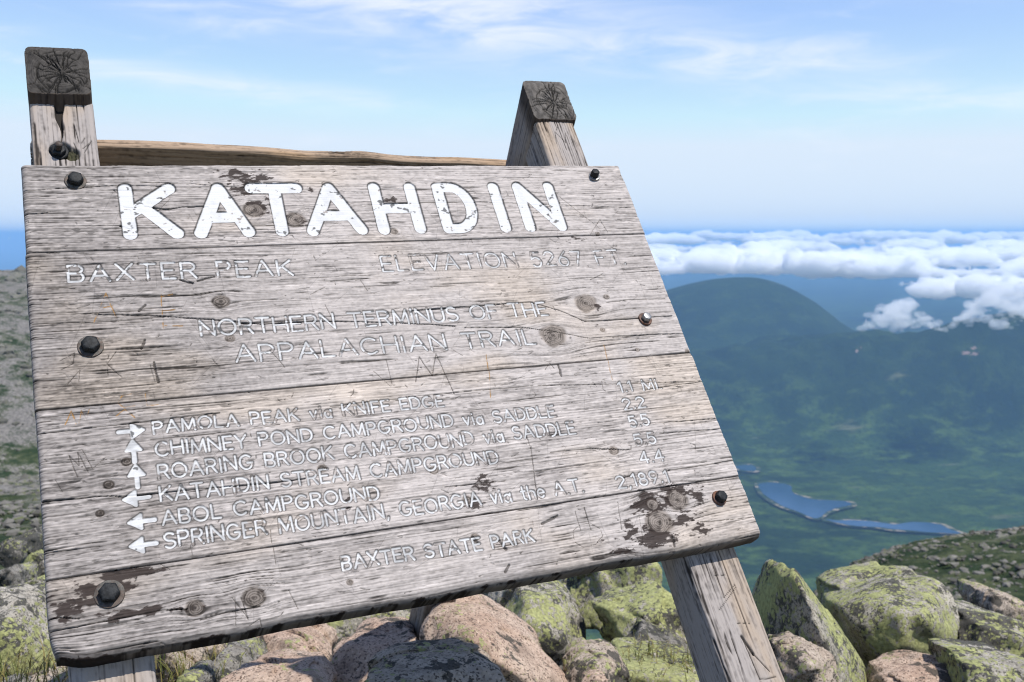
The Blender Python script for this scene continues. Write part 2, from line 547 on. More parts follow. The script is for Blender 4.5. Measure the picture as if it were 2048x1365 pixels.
def scree_mat():
    m, t = new_mat('scree_stone')
    p = t.n('ShaderNodeNewGeometry')
    rnd = p.outputs['Random Per Island']
    f = t.noise(p.outputs['Position'], 3.0, 4.0, 0.7)
    c = t.mix(rnd, (0.07, 0.066, 0.06), (0.20, 0.19, 0.17))
    c = t.mix(t.ramp(f, 0.5, 0.66), c, (0.10, 0.115, 0.045))
    finish(t, c, 0.95, spec=0.1)
    return m


M_SCREE = scree_mat()


def s_right(r):
    y = 55 + 130 * r.random()
    x = y * (0.26 + 0.36 * r.random())
    H, hl, hr, base = flank_h(np.array([x]), np.array([y]))
    if hr[0] < base[0]:
        return None
    if fbm(x / 9, y / 9, oct=2, seed=81) < 0.36 + 0.3 * r.random():
        return None
    return np.array([x, y, H[0] + 0.1])


prop(scatter_rocks('scree', 6500, s_right, lambda r: 0.10 + 0.42 * r.random() ** 3.0, M_SCREE, 5),
     'grey boulder scree strewn over the dark convex slope at right', 'scree', kind='stuff')


def s_left(r):
    y = 12 * math.exp(4.1 * r.random())
    x = -y * (0.38 + 0.26 * r.random())
    H = flank_h(np.array([x]), np.array([y]))[0]
    if fbm(x / (y * .07), y / (y * .07), oct=3, seed=91) < 0.38 + 0.2 * r.random():
        return None
    s_left.y = y
    return np.array([x, y, H[0] + 0.05])


prop(scatter_rocks('scree', 3600, s_left, lambda r: s_left.y * (0.0016 + 0.0065 * r.random() ** 2.5), M_SCREE, 6),
     'pale scree scattered over the hazy hillside at far left', 'scree', kind='stuff')

# ------------------------------------------------------------------ the sign
BL = np.array([-0.6542, 1.3630, -0.6090 + HC])
EU = np.array([0.91099076, 0.4115564, 0.02678001])
EV = np.array([-0.26107431, 0.52512628, 0.80998925])
EN = np.array([0.31929337, -0.7448843, 0.585832])
BW, BH, BT = 1.25, 0.91, 0.045
O_CAM = np.array([0, 0, HC])


def onb(px, py, off=0.0):
    d = ray(px, py)
    b = BL - O_CAM
    t = ((b + off * EN) @ EN) / (d @ EN)
    q = t * d - b
    return q @ EU, q @ EV


def bw(u, v, n=0.0):
    return BL + np.multiply.outer(u, EU) + np.multiply.outer(v, EV) + np.multiply.outer(n, EN)


sign = bpy.data.objects.new('trail_sign', None)
COL.objects.link(sign)
sign.location = (-0.1, 1.6, 0.0)
sign.empty_display_size = 0.2
prop(sign, 'weathered grey wooden summit sign with carved white lettering on sloping timber legs', 'sign')


# ---- single stroke lettering, as a round router bit cuts it
def arc(cx, cy, rx, ry, a0, a1, n=14):
    return [(cx + rx * math.cos(math.radians(a)), cy + ry * math.sin(math.radians(a))) for a in np.linspace(a0, a1, n)]


GL = {
    'A': (.80, [[(0, 0), (.4, 1), (.8, 0)], [(.14, .34), (.66, .34)]]),
    'B': (.62, [[(0, 0), (0, 1), (.34, 1)] + arc(.34, .76, .24, .24, 90, -90) + [(0, .52)], [(.34, .52)] + arc(.36, .26, .26, .26, 90, -90) + [(0, 0)]]),
    'C': (.76, [arc(.42, .5, .42, .5, 48, 312, 20)]),
    'D': (.72, [[(0, 0), (0, 1), (.28, 1)] + arc(.28, .5, .44, .5, 90, -90, 18) + [(0, 0)]]),
    'E': (.56, [[(.56, 1), (0, 1), (0, 0), (.56, 0)], [(0, .52), (.48, .52)]]),
    'F': (.54, [[(.54, 1), (0, 1), (0, 0)], [(0, .52), (.46, .52)]]),
    'G': (.82, [arc(.42, .5, .42, .5, 48, 330, 20) + [(.80, .44), (.5, .44)]]),
    'H': (.72, [[(0, 0), (0, 1)], [(.72, 0), (.72, 1)], [(0, .5), (.72, .5)]]),
    'I': (.08, [[(.04, 0), (.04, 1)]]),
    'K': (.68, [[(0, 0), (0, 1)], [(.64, 1), (0, .42)], [(.22, .6), (.68, 0)]]),
    'L': (.54, [[(0, 1), (0, 0), (.54, 0)]]),
    'M': (.86, [[(0, 0), (.06, 1), (.43, .12), (.80, 1), (.86, 0)]]),
    'N': (.72, [[(0, 0), (0, 1), (.72, 0), (.72, 1)]]),
    'O': (.88, [arc(.44, .5, .44, .5, 90, 450, 28)]),
    'P': (.60, [[(0, 0), (0, 1), (.32, 1)] + arc(.32, .74, .28, .26, 90, -90) + [(0, .48)]]),
    'R': (.64, [[(0, 0), (0, 1), (.34, 1)] + arc(.34, .75, .26, .25, 90, -90) + [(0, .5)], [(.34, .5), (.64, 0)]]),
    'S': (.62, [arc(.31, .75, .29, .25, 35, 270, 14) + arc(.31, .25, .31, .25, 90, -150, 14)]),
    'T': (.70, [[(0, 1), (.70, 1)], [(.35, 1), (.35, 0)]]),
    'U': (.70, [[(0, 1), (0, .34)] + arc(.35, .34, .35, .34, 180, 360) + [(.70, 1)]]),
    'V': (.74, [[(0, 1), (.37, 0), (.74, 1)]]),
    'X': (.70, [[(0, 0), (.70, 1)], [(0, 1), (.70, 0)]]),
    'Y': (.70, [[(0, 1), (.35, .5), (.70, 1)], [(.35, .5), (.35, 0)]]),
    'v': (.46, [[(0, .66), (.23, 0), (.46, .66)]]),
    'i': (.08, [[(.04, 0), (.04, .64)], [(.04, .90), (.041, .91)]]),
    'a': (.50, [arc(.24, .31, .24, .31, 20, 380, 20), [(.48, .64), (.48, 0)]]),
    't': (.34, [[(.15, 1), (.15, .1), (.3, 0)], [(0, .66), (.34, .66)]]),
    'h': (.48, [[(0, 0), (0, 1)], [(0, .4)] + arc(.24, .40, .24, .24, 180, 0) + [(.48, 0)]]),
    'e': (.52, [[(.02, .34), (.50, .34)] + arc(.26, .32, .25, .32, 5, 315, 18)]),
    '1': (.26, [[(0, .8), (.2, 1), (.2, 0)]]),
    '2': (.58, [arc(.29, .72, .28, .28, 165, -20, 12) + [(0, 0), (.58, 0)]]),
    '4': (.62, [[(.46, 0), (.46, 1), (0, .30), (.62, .30)]]),
    '5': (.58, [[(.52, 1), (.08, 1), (.03, .55)] + arc(.28, .33, .29, .33, 125, -145, 14)]),
    '6': (.60, [[(.48, 1), (.12, .55)] + arc(.30, .30, .29, .30, 150, 510, 18)]),
    '7': (.58, [[(0, 1), (.58, 1), (.2, 0)]]),
    '8': (.58, [arc(.29, .76, .23, .24, 90, 450, 16), arc(.29, .27, .28, .27, 90, 450, 18)]),
    '9': (.58, [[(.16, 0), (.46, .46)] + arc(.29, .70, .28, .30, -30, 330, 18)]),
    '.': (.06, [[(.03, 0), (.031, .01)]]),
    ',': (.10, [[(.07, .04), (.0, -.16)]]),
    ' ': (.40, []),
}

STROKES = []          # (line id, polyline in board metres, half width)
LINES = []


def text_line(words, a, b, top, hw, gap=0.26, wear=0.3):
    ua, va = onb(*a)
    ub, vb = onb(*b)
    ut, vt = onb(*top)
    H = vt - va
    adv = sum(GL[c][0] for c in words) + gap * (len(words) - 1)
    sx = (ub - ua) / adv
    LINES.append((words, wear))
    lid = len(LINES) - 1
    x = 0.0
    for c in words:
        w, pl = GL[c]
        jit = random.uniform(-.0012, .0012)
        for p in pl:
            pts = [(ua + (x + q[0]) * sx, va + (vb - va) * ((x + q[0]) / adv) + q[1] * H + jit) for q in p]
            STROKES.append((lid, np.array(pts), hw))
        x += w + gap
    return lid


# the big name, letter by letter
LINES.append(('KATAHDIN', 0.36))
_r = 0.0128
for ch, x0, x1 in (('K', 234, 371), ('A', 390, 514), ('T', 487, 603), ('A', 616, 740), ('H', 733, 857), ('D', 860, 970), ('I', 975, 1024), ('N', 1021, 1139)):
    # measured along base (y1) and top (y0) of each letter
    f = (x0 - 234) / 905.0
    yb, yt = 480 - 18 * f, 367 - 3 * f
    slant = 28 * f if ch not in 'AT' else 0
    ub0, vb0 = onb(x0 + (16 if ch in 'K' else slant), yb)
    ub1, vb1 = onb(x1, yb)
    ut0, vt0 = onb(x0, yt)
    w, pl = GL[ch]
    u0, u1 = onb(x0, yt)[0] + _r, onb(x1, yb)[0] - _r
    if ch in 'AT':
        u0 = onb(x0, yb if ch == 'A' else yt)[0] + _r
        u1 = onb(x1, yb if ch == 'A' else yt)[0] - _r
    if ch == 'I':
        um = (u0 + u1) / 2
        u0, u1 = um - 0.001, um + 0.001
    v0, v1 = vb0 + _r, vt0 - _r
    for p in pl:
        STROKES.append((0, np.array([(u0 + q[0] / w * (u1 - u0), v0 + q[1] * (v1 - v0)) for q in p]), _r))

text_line('BAXTER PEAK', (138, 563), (586, 549), (137, 531), .0026, .30, .46)
text_line('ELEVATION 5267 FT.', (767, 542), (1252, 527), (764, 512), .0023, .30, .50)
text_line('NORTHERN TERMINUS OF THE', (403, 672), (1096, 630), (401, 642), .0025, .24, .42)
text_line('APPALACHIAN TRAIL', (474, 724), (1072, 688), (473, 691), .0024, .26, .46)
HW = .0022
text_line('PAMOLA PEAK via KNIFE EDGE', (308, 867), (888, 812), (304, 843), HW, .26, .44)
text_line('CHIMNEY POND CAMPGROUND via SADDLE', (313, 912), (1112, 832), (309, 886), HW, .24, .42)
text_line('ROARING BROOK CAMPGROUND via SADDLE', (318, 957), (1152, 866), (315, 929), HW, .24, .44)
text_line('KATAHDIN STREAM CAMPGROUND', (322, 1003), (998, 925), (318, 975), HW, .24, .44)
text_line('ABOL CAMPGROUND', (326, 1049), (760, 998), (323, 1021), HW, .24, .42)
text_line('SPRINGER MOUNTAIN, GEORGIA via the A.T.', (331, 1096), (1168, 983), (328, 1066), HW, .24, .44)
text_line('BAXTER STATE PARK', (687, 1140), (1070, 1083), (682, 1114), .0023, .26, .44)
for s, a, b, c in (('1.1 Mi.', (1241, 784), (1324, 776), (1238, 764)), ('2.2', (1250, 819), (1292, 814), (1246, 798)),
                   ('5.5', (1263, 855), (1301, 850), (1260, 833)), ('5.5', (1273, 891), (1314, 886), (1270, 869)),
                   ('4.4', (1284, 927), (1330, 921), (1281, 904)), ('2,189.1', (1238, 977), (1340, 963), (1234, 953))):
    text_line(s, a, b, c, .0022, .24, .42)

# arrows: filled shapes, so several strokes
ARROWS = [((265, 862), 0), ((267, 900), 90), ((273, 950), 90), ((270, 997), 180), ((281, 1043), 180), ((284, 1090), 180)]
LINES.append(('arrows', 0.12))
_al = len(LINES) - 1
for c, a in ARROWS:
    u, v = onb(*c)
    ca, sa = math.cos(math.radians(a)), math.sin(math.radians(a))
    for pl, hw in (([(-.021, 0), (.004, 0)], .0042), ([(.017, 0), (-.001, .0115), (-.001, -.0115), (.017, 0)], .0028), ([(.010, 0), (.002, .006), (.002, -.006), (.010, 0)], .0048)):
        STROKES.append((_al, np.array([(u + ca * p - sa * q, v + sa * p + ca * q) for p, q in pl]), hw))

# cracks and seams running along the boards
P = lambda L: np.array([onb(*q) for q in L])
CRACKS = [(P([(66, 648), (130, 646), (186, 645)]), 1.0), (P([(190, 629), (300, 631), (430, 640), (520, 648), (640, 642), (800, 646), (910, 652)]), 1.5),
          (P([(820, 622), (960, 612), (1060, 604), (1115, 620), (1170, 643), (1215, 641), (1280, 636), (1344, 632)]), 1.2),
          (P([(640, 634), (760, 628), (860, 618), (1000, 608)]), .7), (P([(930, 655), (1040, 655), (1100, 662), (1180, 677), (1260, 671), (1330, 668), (1378, 668)]), .9),
          (P([(1120, 690), (1210, 682), (1300, 676)]), .6), (P([(1213, 605), (1260, 600), (1330, 598)]), .6),
          (P([(72, 868), (180, 857), (310, 840), (440, 826)]), 1.1), (P([(660, 813), (860, 790), (1060, 772), (1240, 768), (1412, 762)]), .6),
          (P([(1290, 780), (1350, 770), (1412, 763)]), .8),
          (P([(84, 1003), (150, 998), (190, 993), (250, 993), (330, 985), (420, 976), (520, 968), (610, 958)]), 1.5),
          (P([(1290, 848), (1360, 843), (1440, 837)]), .8), (P([(1320, 867), (1390, 862), (1450, 857)]), .8), (P([(88, 1106), (140, 1100), (200, 1093)]), .9),
          (P([(1330, 942), (1400, 932), (1482, 918)]), .8), (P([(290, 412), (330, 419), (370, 414), (415, 413)]), 1.9), (P([(45, 382), (110, 378), (240, 371), (330, 373)]), .8),
          (P([(505, 450), (590, 452), (640, 450)]), .7), (P([(700, 412), (800, 406), (960, 404), (1260, 416)]), .7), (P([(45, 430), (100, 424)]), .8),
          (P([(280, 365), (380, 368), (495, 376)]), .7), (P([(100, 1265), (200, 1245), (330, 1220), (375, 1218)]), 1.2), (P([(95, 1240), (120, 1236), (160, 1238)]), .8),
          (P([(400, 1240), (450, 1225), (520, 1213)]), .8), (P([(1100, 905), (1180, 897), (1260, 900)]), .8), (P([(890, 975), (950, 968), (1010, 962)]), .8),
          (P([(1400, 1045), (1450, 1040), (1515, 1034)]), .7), (P([(300, 880), (420, 868), (560, 850)]), .5), (P([(60, 535), (130, 532)]), .8),
          (P([(560, 560), (700, 552), (860, 548)]), .4), (P([(58, 582), (150, 578)]), .5), (P([(75, 930), (180, 922), (240, 919)]), .6)]
# scratched initials and gouges; (points, half width mm, depth mm, tone) tone 0 dark 1 fresh orange 2 pale
G = []


def scr(L, hw=1.0, d=1.2, tone=0):
    G.append((P(L), hw, d, tone))


for L in ([(188, 645), (212, 586), (237, 645)], [(200, 617), (226, 612)], [(322, 590), (327, 658)], [(322, 592), (345, 588)], [(325, 622), (362, 618)], [(330, 652), (365, 652)],
          [(262, 788), (243, 792), (236, 806), (248, 815), (270, 812)], [(291, 788), (294, 812), (322, 809)], [(130, 850), (142, 822), (152, 848)], [(158, 846), (162, 822), (172, 840), (178, 820)],
          [(232, 832), (250, 818), (270, 836)], [(972, 710), (979, 752), (981, 795)], [(1208, 690), (1225, 760)]):
    scr(L, .9, .9, 1)
for L in ([(138, 912), (154, 955)], [(138, 912), (158, 932), (155, 905), (176, 945)], [(164, 900), (184, 937), (212, 915)], [(746, 742), (780, 772), (790, 770)], [(772, 720), (784, 768)],
          [(832, 765), (838, 714), (865, 752), (872, 708), (908, 788)], [(470, 1197), (472, 1250)], [(464, 1196), (496, 1236)], [(482, 1196), (497, 1240)], [(578, 1180), (596, 1220)],
          [(1150, 1022), (1162, 1062)], [(1168, 1015), (1182, 1060)], [(1148, 1080), (1146, 1062), (1160, 1050), (1180, 1046), (1200, 1058), (1206, 1072), (1192, 1090), (1168, 1096), (1150, 1086)],
          [(1235, 1005), (1244, 1060)], [(1278, 1030), (1286, 1085)], [(120, 722), (150, 706), (146, 728), (122, 740)], [(135, 770), (160, 740), (158, 765)], [(212, 722), (216, 752)], [(232, 704), (214, 728), (244, 755)],
          [(540, 1060), (552, 1130)], [(1052, 870), (1062, 900), (1070, 960), (1075, 1000)], [(1180, 776), (1186, 764), (1194, 774)], [(1196, 764), (1210, 762)], [(1203, 763), (1206, 776)],
          [(1090, 740), (1100, 726), (1108, 738)], [(540, 700), (570, 735)], [(620, 590), (650, 575)], [(1180, 560), (1205, 548)], [(906, 700), (925, 712)], [(935, 430), (938, 408), (944, 424)],
          [(1060, 415), (1072, 396)], [(1180, 470), (1200, 440), (1215, 465)], [(1120, 395), (1200, 458)], [(300, 400), (320, 440)], [(340, 398), (300, 440)], [(260, 420), (264, 470)],
          [(110, 960), (124, 985)], [(300, 730), (310, 765)], [(360, 560), (385, 566), (410, 556), (430, 552)], [(368, 556), (382, 564)], [(650, 610), (665, 640)], [(720, 560), (735, 582)],
          [(590, 1085), (606, 1092)], [(1300, 1005), (1305, 1022)], [(380, 1090), (384, 1110)], [(500, 1250), (520, 1238), (524, 1252)], [(340, 1140), (320, 1128)]):
    scr(L, random.uniform(.4, .85), random.uniform(.8, 1.6), 0)
for L in ([(360, 560), (385, 567)], [(395, 562), (428, 553)], [(290, 610), (278, 622)], [(290, 680), (283, 698)], [(308, 725), (316, 765)], [(1116, 730), (1122, 752)], [(1000, 1082), (1012, 1098)],
          [(1018, 1130), (1010, 1145)], [(1085, 1048), (1115, 1032)], [(240, 452), (262, 458)], [(248, 414), (268, 416)], [(1345, 1075), (1350, 1092)], [(945, 1075), (955, 1085)]):
    scr(L, 2.2, 3.0, 0)

KNOTS = [(508, 420, .018), (590, 440, .017), (788, 463, .010), (442, 603, .013), (1172, 607, .021), (1107, 672, .024), (1213, 594, .007), (460, 677, .009), (1205, 660, .006),
         (1228, 902, .011), (868, 941, .009), (1354, 1000, .020), (1318, 1045, .024), (1305, 1010, .012), (508, 1196, .015), (390, 1217, .012), (645, 937, .009), (254, 924, .009),
         (1275, 700, .005), (1375, 702, .006), (950, 1075, .008), (218, 970, .009), (200, 1027, .007), (1195, 468, .006), (700, 1165, .006), (935, 1000, .010)]
KN = [(*onb(a, b), r * (.72 if r < .012 else .92)) for a, b, r in KNOTS]
# patches where the old brown stain survives: centre, radii (m), strength
STAIN = [(495, 355, .05, .016, 1), (478, 380, .028, .018, 1), (470, 345, .03, .012, .9), (515, 415, .028, .024, 1), (535, 405, .014, .018, .9), (600, 440, .020, .022, .8), (785, 398, .020, .010, 1), (622, 380, .008, .008, 1),
         (250, 1150, .055, .014, 1.15), (200, 1180, .05, .016, 1.25), (165, 1205, .04, .012, 1.2), (135, 1225, .03, .014, 1.1), (270, 1225, .06, .010, 1.0), (320, 1222, .04, .008, .9), (388, 1216, .014, .010, 1), (510, 1192, .014, .010, .8), (500, 1160, .02, .006, .6),
         (1290, 1005, .04, .03, 1.0), (1345, 990, .05, .03, 1.05), (1390, 985, .02, .03, .9), (1370, 1040, .04, .02, 1.0), (1310, 1075, .05, .022, 1.15), (1265, 1070, .02, .03, .95), (1400, 1060, .03, .012, .8), (1240, 1105, .03, .008, .9),
         (965, 970, .03, .03, .85), (950, 1010, .022, .018, .8), (1010, 1092, .022, .014, .8), (1215, 1075, .025, .008, .8), (1180, 655, .03, .012, .6), (1195, 615, .02, .015, .6), (700, 1010, .012, .02, .6), (1170, 480, .06, .012, .7), (1240, 500, .04, .02, .65)]
ST = [(*onb(a, b), ru, rv, s) for a, b, ru, rv, s in STAIN]


def seg_dist(D, U0, V0, du, nu, nv, pts, margin, idx=None, lid=None, wob=None):
    """min distance to a polyline inside its window of a regular grid (origin U0,V0, step du)"""
    for a, b in zip(pts[:-1], pts[1:]):
        i0 = max(0, int((min(a[0], b[0]) - margin - U0) / du)); i1 = min(nu, int((max(a[0], b[0]) + margin - U0) / du) + 2)
        j0 = max(0, int((min(a[1], b[1]) - margin - V0) / du)); j1 = min(nv, int((max(a[1], b[1]) + margin - V0) / du) + 2)
        if i0 >= i1 or j0 >= j1:
            continue
        uu = (U0 + np.arange(i0, i1) * du)[None, :]
        vv = (V0 + np.arange(j0, j1) * du)[:, None]
        if wob is not None:
            uu = uu + wob[0][j0:j1, i0:i1]
            vv = vv + wob[1][j0:j1, i0:i1]
        e = b - a
        L2 = max(e @ e, 1e-12)
        t = np.clip(((uu - a[0]) * e[0] + (vv - a[1]) * e[1]) / L2, 0, 1)
        d = np.hypot(uu - a[0] - t * e[0], vv - a[1] - t * e[1])
        w = D[j0:j1, i0:i1]
        better = d < w
        w[better] = d[better]
        if idx is not None:
            idx[j0:j1, i0:i1][better] = lid


def wood_field(U, V, seed, knots, freq=1.0):
    """returns grain height (m) and lightness 0..1 for weathered wood whose fibres run along U"""
    W = V + 0.006 * (fbm(U * 1.6, V * 3, oct=3, seed=seed) - 0.5) + 0.004 * (fbm(U * 5, V * 9, oct=2, seed=seed + 4) - 0.5)
    kd = np.full(U.shape, 9.0, np.float32)
    ring = np.zeros(U.shape, np.float32)
    for ku, kv, kr in knots:
        du, dv = (U - ku), (V - kv)
        e = np.exp(-(du / (kr * 2.6)) ** 2 - (dv / (kr * 2.4)) ** 2)
        W = W - np.sign(dv) * kr * 0.75 * e * (1 - np.exp(-(dv / (kr * .5)) ** 2))
        d = np.hypot(du / 1.15, dv) * (1 + 0.22 * (vn(du * 60, dv * 60, seed=seed + 7) - .5)) / kr
        upd = d < kd
        kd[upd] = d[upd]
        ring[upd] = (d * kr)[upd]
    ph = W / 0.0054 * freq + 2.2 * vn(W * 42, U * 0.9, seed=seed + 1)
    saw = ph - np.floor(ph)
    late = saw ** 3.5 * (1 - sstep(.95, 1.0, saw))
    f1 = vn(U * 9, W * 420, seed=seed + 2)
    f2 = vn(U * 26, W * 260, seed=seed + 3)
    f3 = vn(U * 4.5, W * 150, seed=seed + 5)
    f4 = vn(U * 110, W * 420, seed=seed + 9)
    f5 = vn(U * 260, W * 260, seed=seed + 37)
    mod = sstep(.25, .75, fbm(U * 3, V * 8, oct=3, seed=seed + 6))
    checks = sstep(.72, .86, vn(U * 17, W * 440, seed=seed + 38)) * sstep(.40, .7, vn(U * 7, W * 60, seed=seed + 8))
    checks2 = sstep(.76, .88, vn(U * 8, W * 470, seed=seed + 39)) * .8
    h = 0.00085 * late * (.35 + .65 * mod) + 0.0008 * (f1 - .5) + 0.0009 * (f2 - .5) + 0.0005 * (f3 - .5) - 0.0016 * checks - 0.0009 * checks2
    L = 1.0 + 0.10 * (f3 - .5) + 0.50 * (f1 - .5) + 0.22 * (f2 - .5) + 0.46 * (f4 - .5) + .22 * (f5 - .5) - 0.50 * late * (.30 + .70 * mod) - 0.66 * checks - 0.40 * checks2
    blotch = fbm(U * 9, V * 22, oct=4, seed=seed + 10)
    L = L - 0.16 * sstep(.55, .75, blotch)
    # knots: dark rings
    kin = 1 - sstep(.85, 1.05, kd)
    rr = ring / 0.0036 + 1.6 * vn(U * 70, V * 90, seed=seed + 70)
    rs = rr - np.floor(rr)
    L = L * (1 - kin) + kin * (0.60 - 0.26 * sstep(.45, .9, rs) - .35 * (1 - sstep(0, .25, kd)) - .32 * sstep(.45, .75, fbm(U * 130, V * 130, oct=3, seed=seed + 71)))
    halo = np.exp(-((kd - 1.05) / .16) ** 2)
    L = L - 0.42 * halo
    h = h * (1 - .6 * kin) + kin * (0.0006 - 0.0007 * sstep(.45, .9, rs)) - .0009 * halo * .7
    return h, L, kd, W


C_LIGHT = np.array([0.398, 0.358, 0.331])
C_DARK = np.array([0.032, 0.027, 0.024])
C_STAIN = np.array([0.028, 0.019, 0.016])
C_PAINT = np.array([0.56, 0.557, 0.55])
C_ORANGE = np.array([0.30, 0.16, 0.045])


def build_planks():
    seams = [0.0, 0.1265, 0.408, 0.7135, BH]
    du = 0.001
    rnd = np.random.default_rng(21)
    words = ['bottom plank', 'lower plank', 'upper plank', 'top plank']
    lbl = ['lowest plank of the sign with dark stain at both ends', 'plank carrying the arrows and the campground names',
           'plank carrying the peak name and the trail terminus lines', 'top plank with the largest white letters']
    for k in range(4):
        va, vb = seams[k] + (0.0008 if k else 0), seams[k + 1] - (0.0008 if k < 3 else 0)
        nu = int(BW / du) + 1
        nv = int((vb - va) / du) + 1
        Ug = np.linspace(0, BW, nu, dtype=np.float32)
        Vg = (va + np.arange(nv) * du).astype(np.float32)
        U, V = np.meshgrid(Ug, Vg)
        seed = 100 + 20 * k
        h, L, kd, W = wood_field(U, V, seed, [q for q in KN if va - .03 < q[1] < vb + .03])
        shp = U.shape
        low = fbm(U * 2.2, V * 5, oct=3, seed=seed + 12)
        warm = fbm(U * 4, V * 9, oct=3, seed=seed + 13)
        # darker towards the left end, with deeper grain and more flecks
        wear = 1 - sstep(.0, .55, U + .16 * (low - .5))
        L = L - 0.38 * wear - .08 * (low - .5)
        h = h * (1 + .5 * wear)
        chips = fbm(U * 30, V * 110, oct=4, seed=seed + 14)
        col = C_DARK + (C_LIGHT - C_DARK) * np.clip(L, 0.02, 1.12)[..., None]
        tint = 1 + (sstep(.5, .75, warm)[..., None]) * np.array([.05, .0, -.08])
        knb = (1 - sstep(.95, 1.35, kd))[..., None]
        col = col * (1 + knb * np.array([.02, -.03, -.09]))
        col = col * tint * (1.0, 1.04, .97, 1.03)[k]
        # brown stain remains in ragged flakes
        st = np.zeros(shp, np.float32)
        for su, sv, ru, rv, s in ST:
            if va - .04 < sv < vb + .04:
                st = np.maximum(st, s * np.exp(-((U - su) / ru) ** 2 * .8 - ((V - sv) / rv) ** 2 * .8))
        flake = fbm(U * 60, V * 150, oct=5, seed=seed + 15, gain=.62)
        stm = .93 * sstep(.47, .60, st * .70 + (flake - .5) * 1.35 + .03) * (st > .16)
        stm = stm * (1 - .6 * (1 - sstep(.8, .95, kd)))
        sd = np.minimum(V - va if k else 9, vb - V if k < 3 else 9)
        seamd = (1 - sstep(.0, .0035, sd + .002 * (low - .5)))
        # darker strip along the bottom edge, strongest at the left
        ed = np.minimum(np.minimum(U, BW - U), np.minimum(V + 0.0, BH - V) if k in (0, 3) else 9)
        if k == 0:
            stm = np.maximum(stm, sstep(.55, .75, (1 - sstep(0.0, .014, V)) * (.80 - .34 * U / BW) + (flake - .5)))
        col = col * (1 - stm[..., None]) + C_STAIN * stm[..., None]
        h = h + .0004 * stm
        col = col * (1 - .35 * seamd[..., None])
        # cracks, their depth shade and dirt painted in as dark colour
        wob = (0.0016 * (vn(U * 60, V * 60, seed=seed + 16) - .5), 0.0022 * (fbm(U * 45, V * 20, oct=3, seed=seed + 17) - .5))
        for pts, wd in CRACKS:
            if pts[:, 1].max() < va - .01 or pts[:, 1].min() > vb + .01:
                continue
            D = np.full(shp, 1.0, np.float32)
            seg_dist(D, 0, va, du, nu, nv, pts, .006, wob=wob)
            hw = wd * .00078 * (.55 + .9 * vn(U * 22, V * 3, seed=seed + 18))
            c = 1 - sstep(hw * .5, hw * 1.5, D)
            h = h - .0035 * c
            col = col * (1 - .9 * c[..., None])
        # small random dents and slivers
        D = np.full(shp, 1.0, np.float32)
        for i in range(int(190 * (vb - va) / .3)):
            u, v = rnd.random() * BW, va + rnd.random() * (vb - va)
            ln = .0015 + .011 * rnd.random() ** 2
            a = rnd.normal(0, .2) if rnd.random() < .8 else rnd.random() * 6.28
            pts = np.array([(u, v), (u + ln * math.cos(a), v + ln * math.sin(a))])
            if rnd.random() < .3:
                pts = np.vstack([pts, pts[-1] + rnd.normal(0, .005, 2)])
            seg_dist(D, 0, va, du, nu, nv, pts, .003, wob=wob)
        nick = 1 - sstep(.0003, .0013, D)
        h = h - .0012 * nick
        nv_ = nick * sstep(.3, .7, vn(U * 200, V * 200, seed=seed + 33))
        col = col * (1 - .7 * nv_[..., None])
        fleck = sstep(.70, .76, fbm(U * 45, V * 330, oct=3, seed=seed + 34) + .10 * (chips - .5) + .07 * wear - .02)
        h = h - .0008 * fleck
        col = col * (1 - .5 * fleck[..., None])
        pale = sstep(.64, .74, fbm(U * 40, V * 300, oct=3, seed=seed + 35))
        col = col * (1 + .22 * pale[..., None])
        # fine pale and dark hair scratches
        D = np.full(shp, 1.0, np.float32)
        for i in range(int(120 * (vb - va) / .3)):
            u, v = rnd.random() * BW, va + rnd.random() * (vb - va)
            ln = .02 + .06 * rnd.random()
            a = rnd.random() * 6.28
            seg_dist(D, 0, va, du, nu, nv, np.array([(u, v), (u + ln * math.cos(a), v + ln * math.sin(a))]), .002, wob=wob)
        c = (1 - sstep(.0002, .0009, D)) * .5
        h = h - .0005 * c
        col = col * (1 - .5 * c[..., None])
        for pts, hw, dp, tone in G:
            if pts[:, 1].max() < va - .01 or pts[:, 1].min() > vb + .01:
                continue
            D = np.full(shp, 1.0, np.float32)
            seg_dist(D, 0, va, du, nu, nv, pts, .005, wob=wob)
            hw2 = hw * .001 * (.5 + .9 * vn(U * 160, V * 160, seed=seed + 19))
            c = 1 - sstep(hw2 * .5, hw2 * 1.4, D)
            h = h - dp * .001 * c
            cc = (C_DARK * .7 if tone == 0 else C_ORANGE)
            c = c * (.72 if tone == 0 else .9 * sstep(.25, .6, vn(U * 120, V * 120, seed=seed + 23)))
            col = col * (1 - c[..., None]) + cc * c[..., None]
        # carved letters
        D = np.full(shp, 1.0, np.float32)
        ID = np.full(shp, -1, np.int32)
        RW = np.ones(shp, np.float32)
        wob2 = (0.0013 * (fbm(U * 90, V * 90, oct=2, seed=seed + 24) - .5), 0.0013 * (fbm(U * 90, V * 90, oct=2, seed=seed + 25) - .5))
        ids = []
        for lid, pts, hw in STROKES:
            if pts[:, 1].max() < va - .02 or pts[:, 1].min() > vb + .02:
                continue
            Dn = np.full(shp, 1.0, np.float32) if False else None
            I0 = np.full((1,), 0)
            # signed style: distance minus half width so strokes of any width combine
            tmp = D + 0  # noqa
            m = hw + .006
            i0 = max(0, int((pts[:, 0].min() - m) / du)); i1 = min(nu, int((pts[:, 0].max() + m) / du) + 2)
            j0 = max(0, int((pts[:, 1].min() - m - va) / du)); j1 = min(nv, int((pts[:, 1].max() + m - va) / du) + 2)
            if i0 >= i1 or j0 >= j1:
                continue
            sub = np.full((j1 - j0, i1 - i0), 1.0, np.float32)
            wb = (wob2[0][j0:j1, i0:i1], wob2[1][j0:j1, i0:i1])
